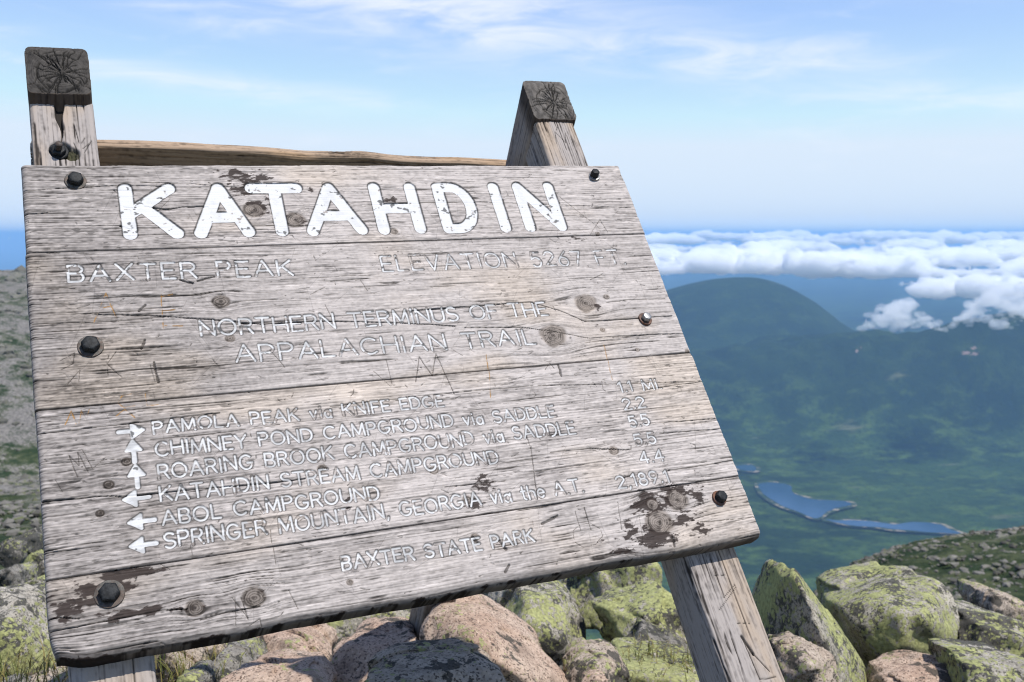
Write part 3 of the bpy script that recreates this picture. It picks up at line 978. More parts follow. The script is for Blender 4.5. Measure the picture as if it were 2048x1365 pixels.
            seg_dist(sub, i0 * du, va + j0 * du, du, i1 - i0, j1 - j0, pts, m, wob=wb)
            sub = sub - hw
            w = D[j0:j1, i0:i1]
            b = sub < w
            w[b] = sub[b]
            ID[j0:j1, i0:i1][b] = lid
            RW[j0:j1, i0:i1][b] = hw
            if lid not in ids:
                ids.append(lid)
        dep = np.where(RW > .008, .0030, .0019)
        inside = 1 - sstep(-.0012, .0004, D)
        wearv = np.zeros(shp, np.float32)
        for lid in ids:
            wearv[ID == lid] = LINES[lid][1]
        chip = fbm(U * 120, V * 150, oct=3, seed=seed + 26)
        big = fbm(U * 22, V * 40, oct=3, seed=seed + 27)
        paint = sstep(.0, .05, chip * .8 + .45 - wearv * (1.05 + 1.1 * (big - .5)) - .22)
        painted = inside * paint
        h = h * (1 - .75 * inside) - dep * inside + .0003 * painted
        grime = (1 - .10 * sstep(.5, .75, fbm(U * 60, V * 60, oct=3, seed=seed + 28)))
        pc = C_PAINT * grime[..., None] * np.where(RW > .008, 1.0, .70 + .28 * sstep(.35, .62, fbm(U * 50, V * 80, oct=3, seed=seed + 36)))[..., None]
        base_in = col * .84
        col = col * (1 - inside[..., None]) + base_in * inside[..., None]
        col = col * (1 - painted[..., None]) + pc * painted[..., None]
        # cracks carry on through the paint; dirt and edge shading are painted along the cut
        rim = np.exp(-((D - .0004) / np.where(RW > .008, .0014, .0009)) ** 2) * sstep(.22, .5, vn(U * 130, V * 130, seed=seed + 29) + .1)
        col = col * (1 - np.where(RW > .008, .82, .70)[..., None] * rim[..., None])
        h = h - .0006 * rim
        gouge = sstep(.70, .76, fbm(U * 75, V * 95, oct=3, seed=seed + 30)) * inside
        col = col * (1 - .75 * gouge[..., None])
        # rounded and worn outer edges
        nrm = h.copy()

        def rnd_edge(d, R):
            d = np.clip(d, 0, R)
            return -(R - np.sqrt(np.maximum(R * R - (R - d) ** 2, 0)))
        nrm = nrm + rnd_edge(U, .010) + rnd_edge(BW - U, .007)
        nrm = nrm + rnd_edge(V - va, .016 if k == 0 else .0016) + rnd_edge(vb - V, .008 if k == 3 else .0016)
        corner = np.exp(-((U / .03) ** 2 + ((V - 0) / .03) ** 2)) if k == 0 else 0
        uo = (0.0022 * (fbm(V * 14, V * 0 + k, oct=3, seed=5) - .5) + rnd.normal(0, .0012)) * np.exp(-U / .05) + (0.0035 * (fbm(V * 30, V * 0 + 9, oct=3, seed=8) - .5) + rnd.normal(0, .001)) * np.exp(-(BW - U) / .03)
        vo = np.zeros(shp, np.float32)
        if k == 0:
            vo = 0.010 * (fbm(U * 9, V * 0, oct=4, seed=9) - .5) * np.exp(-V / .02) + .010 * corner
            uo = uo + .008 * corner
        if k == 3:
            vo = 0.008 * (fbm(U * 11, V * 0 + 3, oct=4, seed=12) - .5) * np.exp(-(BH - V) / .015)
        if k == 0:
            col = col * (.45 + .55 * sstep(0, .014, V + .006 * (flake - .5)))[..., None]  # colour darkened towards the bottom edge
        # pad with side walls
        pad = lambda a: np.pad(a, 2, mode='edge')
        Up, Vp, Np = pad(U + uo), pad(V + vo), pad(nrm)
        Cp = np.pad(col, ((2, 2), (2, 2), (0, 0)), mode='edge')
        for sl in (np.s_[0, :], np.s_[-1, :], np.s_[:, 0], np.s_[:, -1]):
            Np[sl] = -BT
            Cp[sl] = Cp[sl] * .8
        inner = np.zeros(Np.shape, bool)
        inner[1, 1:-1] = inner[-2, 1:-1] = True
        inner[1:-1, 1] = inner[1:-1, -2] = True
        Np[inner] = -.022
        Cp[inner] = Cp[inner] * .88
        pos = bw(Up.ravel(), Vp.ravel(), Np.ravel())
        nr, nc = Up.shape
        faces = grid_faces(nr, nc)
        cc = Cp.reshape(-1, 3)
        # faces that belong to the painted lettering become meshes of their own
        lab = np.full(Up.shape, -1, np.int32)
        lab[2:-2, 2:-2] = np.where(D < 0.0002, ID, -1)
        lf = lab.ravel()[faces]
        fl = np.where((lf >= 0).sum(1) >= 3, lf.max(1), -1)
        back = np.array([[0, nc - 1, nr * nc - 1, (nr - 1) * nc]])[:, ::-1]

        def sub(fsel):
            used = np.unique(fsel)
            remap = np.full(len(pos), -1, np.int64)
            remap[used] = np.arange(len(used))
            return pos[used], remap[fsel], cc[used]
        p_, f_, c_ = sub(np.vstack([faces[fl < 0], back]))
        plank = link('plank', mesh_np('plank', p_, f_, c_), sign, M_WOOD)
        plank['label'] = lbl[k]
        for lid in ids:
            sel = faces[fl == lid]
            if len(sel) == 0:
                continue
            p_, f_, c_ = sub(sel)
            nm = 'arrow_marks' if lid == _al else 'lettering'
            o = link(nm, mesh_np(nm, p_, f_, c_), plank, M_WOOD)
            o['label'] = ('carved white direction arrows' if lid == _al else 'carved white lettering reading ' + LINES[lid][0])


build_planks()


# ---- squared timbers: legs and rail
def timber(name, C0, axis, ex, ey, W, D, L, nt, seed, rc=.010, cut0=None, cut1=None, cap_dark=.1, tone=1.0, deform=None, extra=None, endgrain=True, step=.0016, label=None, brown=0.0, rough=1.0):
    """timber running from C0 along axis; ex, ey unit vectors across; W(t), D(t) callables; cut(x,y)-> offset along axis at each end"""
    axis, ex, ey = (np.asarray(q, float) for q in (axis, ex, ey))
    # unit rounded rectangle perimeter sampled by arc length at mean size
    w0, d0 = W(0), D(0)
    segs = []
    hw, hd = w0 / 2, d0 / 2
    def line(a, b):
        n = max(2, int(np.hypot(b[0] - a[0], b[1] - a[1]) / step))
        t = np.linspace(0, 1, n, endpoint=False)
        return [(a[0] + (b[0] - a[0]) * q, a[1] + (b[1] - a[1]) * q) for q in t]
    def cor(cx, cy, a0):
        return [(cx + rc * math.cos(a), cy + rc * math.sin(a)) for a in np.linspace(a0, a0 + math.pi / 2, 7, endpoint=False)]
    per = line((-hw + rc, -hd), (hw - rc, -hd)) + cor(hw - rc, -hd + rc, -math.pi / 2) + line((hw, -hd + rc), (hw, hd - rc)) + cor(hw - rc, hd - rc, 0) \
        + line((hw - rc, hd), (-hw + rc, hd)) + cor(-hw + rc, hd - rc, math.pi / 2) + line((-hw, hd - rc), (-hw, -hd + rc)) + cor(-hw + rc, -hd + rc, math.pi)
    per = np.array(per)
    ns = len(per)
    nxt, prv = np.roll(per, -1, 0), np.roll(per, 1, 0)
    tg = nxt - prv
    nr_ = np.stack([tg[:, 1], -tg[:, 0]], 1)
    nr_ /= np.linalg.norm(nr_, axis=1)[:, None]
    s = np.concatenate([[0], np.cumsum(np.linalg.norm(np.diff(per, axis=0), axis=1))])
    T = np.linspace(0, 1, nt)
    t2, s2 = np.meshgrid(T, s, indexing='ij')
    x, y = np.broadcast_to(per[:, 0], t2.shape).copy(), np.broadcast_to(per[:, 1], t2.shape).copy()
    nx, ny = np.broadcast_to(nr_[:, 0], t2.shape), np.broadcast_to(nr_[:, 1], t2.shape)
    lo = cut0(x, y) if cut0 else np.zeros_like(x)
    hi = L + (cut1(x, y) if cut1 else np.zeros_like(x))
    tt = lo + (hi - lo) * t2
    h, Lg, kd, Wf = wood_field((tt * .8).astype(np.float32), (s2 * .62).astype(np.float32), seed, [])
    h = h * rough * 1.2
    # worn arrises
    wx = np.array([W(q) for q in np.clip(tt / L, 0, 1).ravel()]).reshape(tt.shape) / w0
    dy = np.array([D(q) for q in np.clip(tt / L, 0, 1).ravel()]).reshape(tt.shape) / d0
    h = h + .004 * (fbm(tt * 4, s2 * 14, oct=3, seed=seed + 31) - .5) * rough
    col = C_DARK + (C_LIGHT - C_DARK) * np.clip((Lg - .5) * 1.35 + .40, .03, 1.0)[..., None]
    warm = fbm(tt * 5, s2 * 16, oct=3, seed=seed + 13)
    col = col * (1 + sstep(.45, .7, warm)[..., None] * np.array([.10, -.02, -.18]))
    if brown:
        col = col * (1 - brown) + brown * (col.mean(-1, keepdims=True) * np.array([1.25, .86, .56]))
    col = col * tone
    # dark drying checks
    for q in range(4):
        sc_ = (q + .5 + .6 * (rng.random() - .5)) / 4 * s[-1]
        off = .004 * (fbm(tt * 3, tt * 0, oct=3, seed=seed + 40 + q) - .5) * 3
        c = (1 - sstep(.0003, .0016, np.abs(s2 - sc_ - off))) * sstep(.46, .56, vn(tt * 2.5, tt * 0 + q, seed=seed + 44))
        h = h - .003 * c
        col = col * (1 - .85 * c[..., None])
    if extra:
        h, col = extra(x, y, nx, ny, tt, h, col)
    X, Y = x * wx + nx * h, y * dy + ny * h
    if deform:
        X, Y = deform(X, Y, tt)
    V = [(C0 + tt[..., None] * axis + X[..., None] * ex + Y[..., None] * ey).reshape(-1, 3)]
    Cc = [col.reshape(-1, 3)]
    i = np.arange(nt * ns).reshape(nt, ns)
    j = np.roll(i, -1, 1)
    Fq = [np.stack([i[:-1], j[:-1], j[1:], i[1:]], -1).reshape(-1, 4)]
    base = nt * ns
    for e, row in ((0, 0), (1, nt - 1)):
        rings = 48
        sc_ = np.linspace(1, 0, rings)[1:-1]
        xs = np.concatenate([X[row] * q for q in sc_] + [np.zeros(1)])
        ys = np.concatenate([Y[row] * q for q in sc_] + [np.zeros(1)])
        # rounded rim, then end grain relief
        cutf = cut0 if e == 0 else cut1
        b0 = (cutf(xs, ys) if cutf else np.zeros_like(xs)) + (0 if e == 0 else L)
        sg = -1 if e == 0 else 1
        px_, py_ = .006, .012
        dx, dyy = xs - px_, ys - py_
        rad = np.hypot(dx, dyy)
        ang = np.arctan2(dyy, dx)
        rg = (rad + .003 * (fbm(xs * 40, ys * 40, oct=2, seed=seed + 50) - .5)) / .0042
        rsaw = rg - np.floor(rg)
        edge = np.concatenate([np.full(ns, 1 - q) for q in sc_] + [np.ones(1)])
        bul = .006 * sstep(0, .28, edge)
        cr = np.zeros_like(xs)
        for q in range(34):
            a0 = q / 34 * 6.283 + rng.normal(0, .12)
            dl = np.abs((ang - a0 + .25 * (vn(rad * 90, rad * 0 + q, seed=seed + 60) - .5) + math.pi) % (2 * math.pi) - math.pi) * rad
            r0, r1 = .002 + .03 * rng.random() ** 1.5, .018 + .06 * rng.random()
            cr = np.maximum(cr, (1 - sstep(.0004, .0016, dl)) * sstep(r0 * .5, r0, rad) * (1 - sstep(r1, r1 * 1.15, rad)))
        for q in range(26):
            rr0, a0, aw = .008 + .05 * rng.random(), rng.random() * 6.283, .15 + .45 * rng.random()
            dl = np.abs(rad - rr0 - .004 * (vn(ang * 4, ang * 0 + q, seed=seed + 62) - .5))
            da = np.abs((ang - a0 + math.pi) % (2 * math.pi) - math.pi)
            cr = np.maximum(cr, .9 * (1 - sstep(.0004, .0014, dl)) * (1 - sstep(aw * .8, aw, da)))
        mott = fbm(xs * 120, ys * 120, oct=3, seed=seed + 61)
        hh = bul + .0009 * (rsaw - .5) - .004 * cr + .0022 * (mott - .5)
        lc = (.35 + 1.2 * mott - .35 * sstep(.6, .95, rsaw)) * (1 - .92 * cr)
        ecol = np.array([1.0, .90, .80]) * (cap_dark * lc)[:, None]
        V.append(C0 + (b0 + sg * hh)[:, None] * axis + xs[:, None] * ex + ys[:, None] * ey)
        Cc.append(np.clip(ecol, .004, 1))
        prev = i[row]
        for q in range(len(sc_)):
            cur = base + q * ns + np.arange(ns)
            a, b = prev, np.roll(prev, -1)
            c, d = np.roll(cur, -1), cur
            Fq.append(np.stack([d, c, b, a] if e == 0 else [a, b, c, d], -1))
            prev = cur
        ctr = base + len(sc_) * ns
        tri = np.stack([np.full(ns, ctr), np.roll(prev, -1), prev] if e == 0 else [prev, np.roll(prev, -1), np.full(ns, ctr)], -1)
        Fq.append(tri)
        base = base + len(xs)
    quads = np.vstack([f for f in Fq if f.shape[1] == 4])
    tris = np.vstack([f for f in Fq if f.shape[1] == 3])
    me = mesh_np(name, np.vstack(V), [quads, tris], np.vstack(Cc))
    o = link(name, me, sign, M_TIMBER)
    if label:
        o['label'] = label
    return o


def build_frame():
    FT = .100                                     # depth of the front legs
    def vsplit(x, y, nx, ny, tt, h, col):
        # wedge shaped split in the top of the left post, a bolt hole with rot below it, scratched letters
        front = (ny > .7)
        t0 = tt - 1.17                            # board v
        xc = -.006 + .02 * (1.09 - t0) * .3
        hw = .0075 * sstep(1.005, 1.09, t0) + .0012
        c = (1 - sstep(hw * .75, hw * 1.15, np.abs(x - xc + .002 * np.sin(t0 * 90)))) * sstep(.99, 1.0, t0) * front
        h = h - .013 * c
        col = col * (1 - .93 * c[..., None])
        d = np.hypot(x + .010, t0 - .9805)
        d2 = np.hypot((x - .010), (t0 - .972))
        rot = np.maximum(1 - sstep(.016, .024, d), 1 - sstep(.010, .019, d2)) * front
        nz = vn(x * 260, tt * 260, seed=77)
        h = h - (.006 + .006 * nz) * rot
        mc = np.array([.030, .026, .018]) + nz[..., None] * np.array([.03, .035, .012])
        col = col * (1 - rot[..., None]) + mc * rot[..., None]
        for (a, b) in (((.020, 1.045), (.026, 1.00)), ((.030, .998), (.038, 1.012)), ((.032, .985), (.046, .998)), ((.034, .975), (.050, 1.004)), ((.016, 1.0), (.022, .975))):
            e = np.array([b[0] - a[0], b[1] - a[1]])
            q = np.clip(((x - a[0]) * e[0] + (t0 - a[1]) * e[1]) / (e @ e), 0, 1)
            dd = np.hypot(x - a[0] - q * e[0], t0 - a[1] - q * e[1])
            c = (1 - sstep(.0005, .0014, dd)) * front
            h = h - .001 * c
            col = col * (1 - .8 * c[..., None])
        return h, col

    def scratch(marks, off):
        def f(x, y, nx, ny, tt, h, col):
            front = (ny > .7)
            t0 = tt - off
            for a, b, wd in marks:
                e = np.array([b[0] - a[0], b[1] - a[1]])
                q = np.clip(((x - a[0]) * e[0] + (t0 - a[1]) * e[1]) / (e @ e), 0, 1)
                dd = np.hypot(x - a[0] - q * e[0], t0 - a[1] - q * e[1])
                c = (1 - sstep(.0005 * wd, .0013 * wd, dd)) * front
                h = h - .0013 * c * wd
                col = col * (1 - .85 * c[..., None])
            return h, col
        return f
    NL = [((-.012, 1.045), (-.020, 1.01), 1), ((-.012, 1.045), (.012, 1.012), 1), ((.012, 1.012), (.022, 1.04), 1), ((.026, 1.035), (.024, 1.008), 1), ((-.005, 1.05), (.004, 1.06), 1),
          ((.0, -.165), (.012, -.20), 3), ((.012, -.20), (.035, -.235), 1.4), ((.0, -.17), (.006, -.245), 1.2), ((.006, -.245), (.045, -.247), 1.2), ((-.01, -.09), (.03, -.07), .8), ((-.015, -.045), (.02, -.05), .8), ((.0, -.14), (.03, -.145), .8),
          ((-.03, -.11), (.03, -.075), .7)]
    v0 = -1.17
    for nm, uc0, uc1, w0, w1, vt, sd, ex, lb in (('front_leg', .086, .0785, .124, .115, 1.104, 301, vsplit, 'front leg with a wedge split in its top'),
                                                 ('front_leg', 1.1525, 1.1535, .131, .101, 1.080, 331, scratch(NL, -v0), 'front leg with scratched letters')):
        L = vt - v0
        A = bw(uc0, v0, -BT - FT / 2)
        B = bw(uc1, vt, -BT - FT / 2)
        ax = (B - A) / np.linalg.norm(B - A)
        # taper settles by the foot of the board
        if uc0 < .5:
            W = lambda t: .123 - .008 * t
        else:
            W = lambda t: .134 - .033 * min(1, t * 1.0)
        timber(nm, A, ax, EU, EN, W, lambda t: FT, L, 1000, sd, cap_dark=.2, extra=ex, step=.0012, label=lb, tone=.80, brown=.04, rc=.010)
    # rear legs: upper line through (v,n)=A, direction (dv,dn)
    dv, dn = -.385, -.923
    for uc, vA, nA, ncut, rs, sd in ((.077, 1.226, -.024, -.024, .0, 401), (1.157, 1.198, -.040, -.037, .0, 431)):
        axis = dv * EV + dn * EN
        axis /= np.linalg.norm(axis)
        ey = -.923 * EV + .385 * EN
        ey /= np.linalg.norm(ey)
        C0 = bw(uc, vA, nA) + ey * .056
        cut = (lambda nA, ncut: (lambda x, y: (nA + .385 * (y + .056) - ncut) / .923))(nA, ncut)

        def deform(X, Y, tt, rs=rs, nA=nA):
            n = nA + .385 * (Y + .051) - .923 * tt
            lift = rs * sstep(.004, -.047, n) * (1 - sstep(-.16, -.22, n))
            return X, Y - lift * np.clip((Y + .051) / .102, 0, 1)

        def dark_end(x, y, nx, ny, tt, h, col):  # shade of the leg's underside painted into the colour near its end
            k = (1 - sstep(.02, .07, tt - cut(x, y)))[..., None] * .88
            return h, col * (1 - k) + k * (col * np.array([.16, .14, .125]))
        timber('rear_leg', C0, axis, EU, ey, lambda t: .114, lambda t: .112, 2.18, 900, sd, cut0=cut, cap_dark=(.060 if uc < .5 else .115), deform=None, extra=dark_end, step=.0018, rc=.012, tone=.72, brown=.2,
               label='rear leg with black checked end grain')
    # rail nailed across the back of the rear legs
    d = dv * EV + dn * EN
    m = np.cross(EU, d)
    m /= np.linalg.norm(m)
    if m @ EV < 0:
        m = -m
    A = bw(0, 1.198, -.042)
    def on_back(px, py):
        q = ray(px, py)
        return O_CAM + q * (((A - O_CAM) @ m) / (q @ m))
    ta, tb = on_back(200, 291), on_back(1005, 322)
    rd = (tb - ta) / np.linalg.norm(tb - ta)
    r0 = ta - rd * .13 + d * .047 + m * .015
    r1 = tb + rd * .11 + d * .047 + m * .015
    ax = (r1 - r0) / np.linalg.norm(r1 - r0)
    ex2 = d - (d @ ax) * ax
    ex2 /= np.linalg.norm(ex2)
    ey2 = np.cross(ax, ex2)

    def wavy(X, Y, tt):
        o = .010 * (fbm(tt * 5, tt * 0, oct=3, seed=500) - .5) + .006 * np.exp(-((tt - .72) / .05) ** 2)
        return X * (1.0 - .18 * sstep(.3, 1.15, tt)) - o, Y

    def knotty(x, y, nx, ny, tt, h, col):
        kk = np.zeros_like(tt)
        for t0, y0, w in ((.30, .004, .010), (.52, -.006, .008), (.66, .002, .030), (.70, -.004, .022), (.74, .006, .012), (.90, .002, .008), (.96, -.006, .008)):
            kk = np.maximum(kk, np.exp(-((tt - t0) / w) ** 2 - ((y - y0) / (w * .35)) ** 2) * sstep(.35, .6, vn(tt * 160, x * 220, y * 220, seed=9)))
        return h - .002 * kk, col * (1 - .7 * kk[..., None]) * np.array([1.0, .88, .72])
    timber('cross_rail', r0, ax, ex2, ey2, lambda t: .094, lambda t: .030, np.linalg.norm(r1 - r0), 720, 601, rc=.007, cap_dark=.3, deform=wavy, extra=knotty, brown=.30, tone=.80,
           label='rough brown rail between the rear legs')


build_frame()


# ---- bolts
def lathe(profile, seg, fn):
    V, Fq = [], []
    for r, z in profile:
        for i in range(seg):
            a = 2 * math.pi * (i + .5) / seg
            V.append(fn(r * math.cos(a), r * math.sin(a), z))
    for k in range(len(profile) - 1):
        for i in range(seg):
            j = (i + 1) % seg
            Fq.append((k * seg + i, k * seg + j, (k + 1) * seg + j, (k + 1) * seg + i))
    V.append(fn(0, 0, profile[-1][1]))
    c = len(V) - 1
    T = [((len(profile) - 1) * seg + i, (len(profile) - 1) * seg + (i + 1) % seg, c) for i in range(seg)]
    return np.array(V), [np.array(Fq), np.array(T)]


def hexhead(r, hgt, fn):
    """hexagonal head with chamfered crown"""
    V, Fq = [], []
    seg = 36
    prof = [(1.0, 0.0, 1), (1.0, hgt * .78, 1), (.97, hgt * .86, .8), (.86, hgt * .97, .4), (.72, hgt, 0), (.5, hgt * 1.02, 0), (.25, hgt * 1.03, 0)]
    for q, z, hx in prof:
        for i in range(seg):
            a = 2 * math.pi * i / seg
            am = (a + math.pi / 6) % (math.pi / 3) - math.pi / 6
            hexr = math.cos(math.pi / 6) / math.cos(am)
            rr = r * q * (hx * hexr * 1.08 + (1 - hx))
            V.append(fn(rr * math.cos(a + .3), rr * math.sin(a + .3), z))
    n = len(prof)
    for k in range(n - 1):
        for i in range(seg):
            j = (i + 1) % seg
            Fq.append((k * seg + i, k * seg + j, (k + 1) * seg + j, (k + 1) * seg + i))
    V.append(fn(0, 0, prof[-1][1]))
    c = len(V) - 1
    T = [((n - 1) * seg + i, (n - 1) * seg + (i + 1) % seg, c) for i in range(seg)]
    return np.array(V), [np.array(Fq), np.array(T)]


def sharp(me, ang=35):
    me.polygons.foreach_set('use_smooth', [True] * len(me.polygons))
    try:
        me.set_sharp_from_angle(angle=math.radians(ang))
    except Exception:
        pass
    return me


def bolt(px, py, rw, rh, hgt, wm, hm, tilt=(0, 0), off=0.0, lab=None):
    rw, rh = rw * .93, rh * .92
    u, v = onb(px, py, off)
    n0 = np.array([tilt[0], tilt[1], 1.0])
    n0 /= np.linalg.norm(n0)
    a = np.cross([0, 1, 0], n0); a /= np.linalg.norm(a)
    b = np.cross(n0, a)

    def fn(x, y, z, base=0.0):
        q = a * x + b * y + n0 * (z + base)
        return bw(u + q[0], v + q[1], off + q[2])
    fb = lambda x, y, z: fn(x, y, z, .0035)
    Vv, Ff = hexhead(rh, hgt, fb)
    o = link('bolt', sharp(mesh_np('bolt', Vv, Ff)), sign, hm)
    if lab:
        o['label'] = lab
    fwz = lambda x, y, z: fn(x, y, z, -.002)
    Vv, Ff = lathe([(rw, -.002), (rw, .0032), (rw * .97, .0046), (rw * .75, .0052), (rh * 1.08, .0050), (rh * .9, .0040)], 40, fwz)
    link('washer', sharp(mesh_np('washer', Vv, Ff)), o, wm)
    return o


bolt(151, 363, .0205, .0135, .011, M_WASHER, M_BLACK, (.05, -.05), lab='black bolt in the upper left corner of the board')
bolt(181, 694, .0225, .0150, .012, M_WASHER, M_BLACK, (.0, .0), lab='black bolt by the left end of the board')
bolt(219, 1189, .0235, .0155, .012, M_WASHER, M_BLACK, (-.04, .03), lab='black bolt ringed by dark stain')
bolt(1188, 354, .0145, .0100, .014, M_BRIGHT, M_BLACK, (-.1, .2), lab='black bolt with a bright washer')
bolt(1290, 639, .0165, .0105, .010, M_RUST, M_BRIGHT, (.05, .1), lab='bright headed bolt on a rusty washer')
bolt(1438, 997, .0165, .0120, .011, M_RUST, M_BLACK, (.1, .05), lab='black bolt in the lower right corner of the board')


def stud():
    u, v = onb(115, 301, -BT)
    fn = lambda x, y, z: bw(u + x + z * .1, v + y - z * .15, -BT + z - .006)
    Vv, Ff = hexhead(.0135, .011, lambda x, y, z: fn(x, y, z + .004))
    o = link('bolt', sharp(mesh_np('bolt', Vv, Ff)), sign, M_BLACK)
    o['label'] = 'threaded stud and nut in the split top of the left post'
    Vv, Ff = lathe([(.0195, -.002), (.0195, .003), (.018, .0048), (.012, .005)], 36, fn)
    link('washer', sharp(mesh_np('washer', Vv, Ff)), o, M_BLACK)
    prof = []
    for k in range(14):
        prof += [(.0068, .014 + k * .0012), (.0058, .0146 + k * .0012)]
    prof.append((.0050, .0315))
    Vv, Ff = lathe(prof, 20, fn)
    link('thread', mesh_np('thread', Vv, Ff), o, M_WASHER)


stud()

# ------------------------------------------------------------------ boulders behind and beside the sign
def boulder(label, mat, Y, thick, pts, seed, disp=1.0, group='granite boulders on the summit', p=60, sub=None):
    front = [at(x, y, Y + dy) for x, y, dy in pts]
    arr = np.array(front)
    c = arr.mean(0)
    back = []
    for q in arr:
        k = c + (q - c) * .72
        s = (thick + (Y - q[1]) * .5)
        b = k + np.array([k[0] / Y, 1, (k[2] - HC) / Y]) * 0 + np.array([0, s, 0])
        b[2] -= thick * .12
        back.append(b)
    allp = np.vstack([arr, np.array(back)])
    bm = bmesh.new()
    for q in allp:
        bm.verts.new(q)
    r = bmesh.ops.convex_hull(bm, input=bm.verts[:])
    bm.normal_update()
    ctr = allp.mean(0)
    N, Hh = [], []
    for f in bm.faces:
        nn = np.array(f.normal)
        dd = (np.array(f.verts[0].co) - ctr) @ nn
        if dd < 0:
            nn, dd = -nn, -dd
        if f.calc_area() > 1e-6 and dd > 1e-5:
            N.append(nn); Hh.append(dd)
    bm.free()
    rr_ = np.random.default_rng(seed)
    for q in range(6):
        nn = rr_.normal(0, 1, 3)
        nn /= np.linalg.norm(nn)
        N.append(nn)
        Hh.append(((allp - ctr) @ nn).max() * (.74 + .2 * rr_.random()))
    N, Hh = np.array(N), np.array(Hh)
    sv, sf = ICO5 if sub is None else sub
    g = np.maximum(sv @ N.T, 0) / Hh
    gm = g.max(1)
    rad = 1.0 / (((g / gm[:, None]) ** (p * 2.2)).sum(1) ** (1 / (p * 2.2)) * gm)
    v = sv * rad[:, None]
    size = rad.mean()
    w = v + ctr
    n = sv

    def F(sc, o, s): return fbm(w[:, 0] * sc, w[:, 1] * sc, w[:, 2] * sc, oct=o, seed=seed + s) - .5
    rid = 1 - np.abs(F(5.5, 3, 5)) * 4
    nf = 15
    sd_ = w[rr_.integers(0, len(w), nf)]
    wq = w + .10 * size * np.stack([F(7, 3, 15), F(7, 3, 16), F(7, 3, 17)], 1)
    dist = np.linalg.norm(wq[:, None, :] - sd_[None], axis=2) / size
    tilt = rr_.normal(0, .24, (nf, 3))
    offs = rr_.uniform(-.085, .05, nf)
    val = offs[None] + np.einsum('vfk,fk->vf', (w[:, None, :] - sd_[None]) / size, tilt)
    wt = np.exp(-(dist - dist.min(1, keepdims=True)) * 95)
    fac = (val * wt).sum(1) / wt.sum(1)
    st_ = (F(4.5, 3, 9) + .5) * 7
    st_ = np.floor(st_) + sstep(.35, .65, st_ - np.floor(st_))
    d = (.85 if 'pink' in mat.name else .6) * np.clip(fac, -.2, .10) * size + .012 * min(size, .35) * (st_ - 3.5) + .06 * size * F(2.2 / max(size, .12) * .5, 3, 0) + .040 * F(10, 4, 1) * min(1, size / .2) + .018 * F(38, 4, 2) - .018 * np.clip(rid - .75, 0, 1) * min(1, size / .2)
    w = w + n * (d * disp)[:, None]
    base = np.array([ctr[0], ctr[1], w[:, 2].min()])
    me = mesh_np('boulder', w - base, sf)
    o = link('boulder', me, mat=mat)
    o.location = base
    prop(o, label, 'boulder', group)
    return o


def S(L, d=0.0):
    return [(q[0], q[1], (q[2] if len(q) > 2 else d)) for q in L]


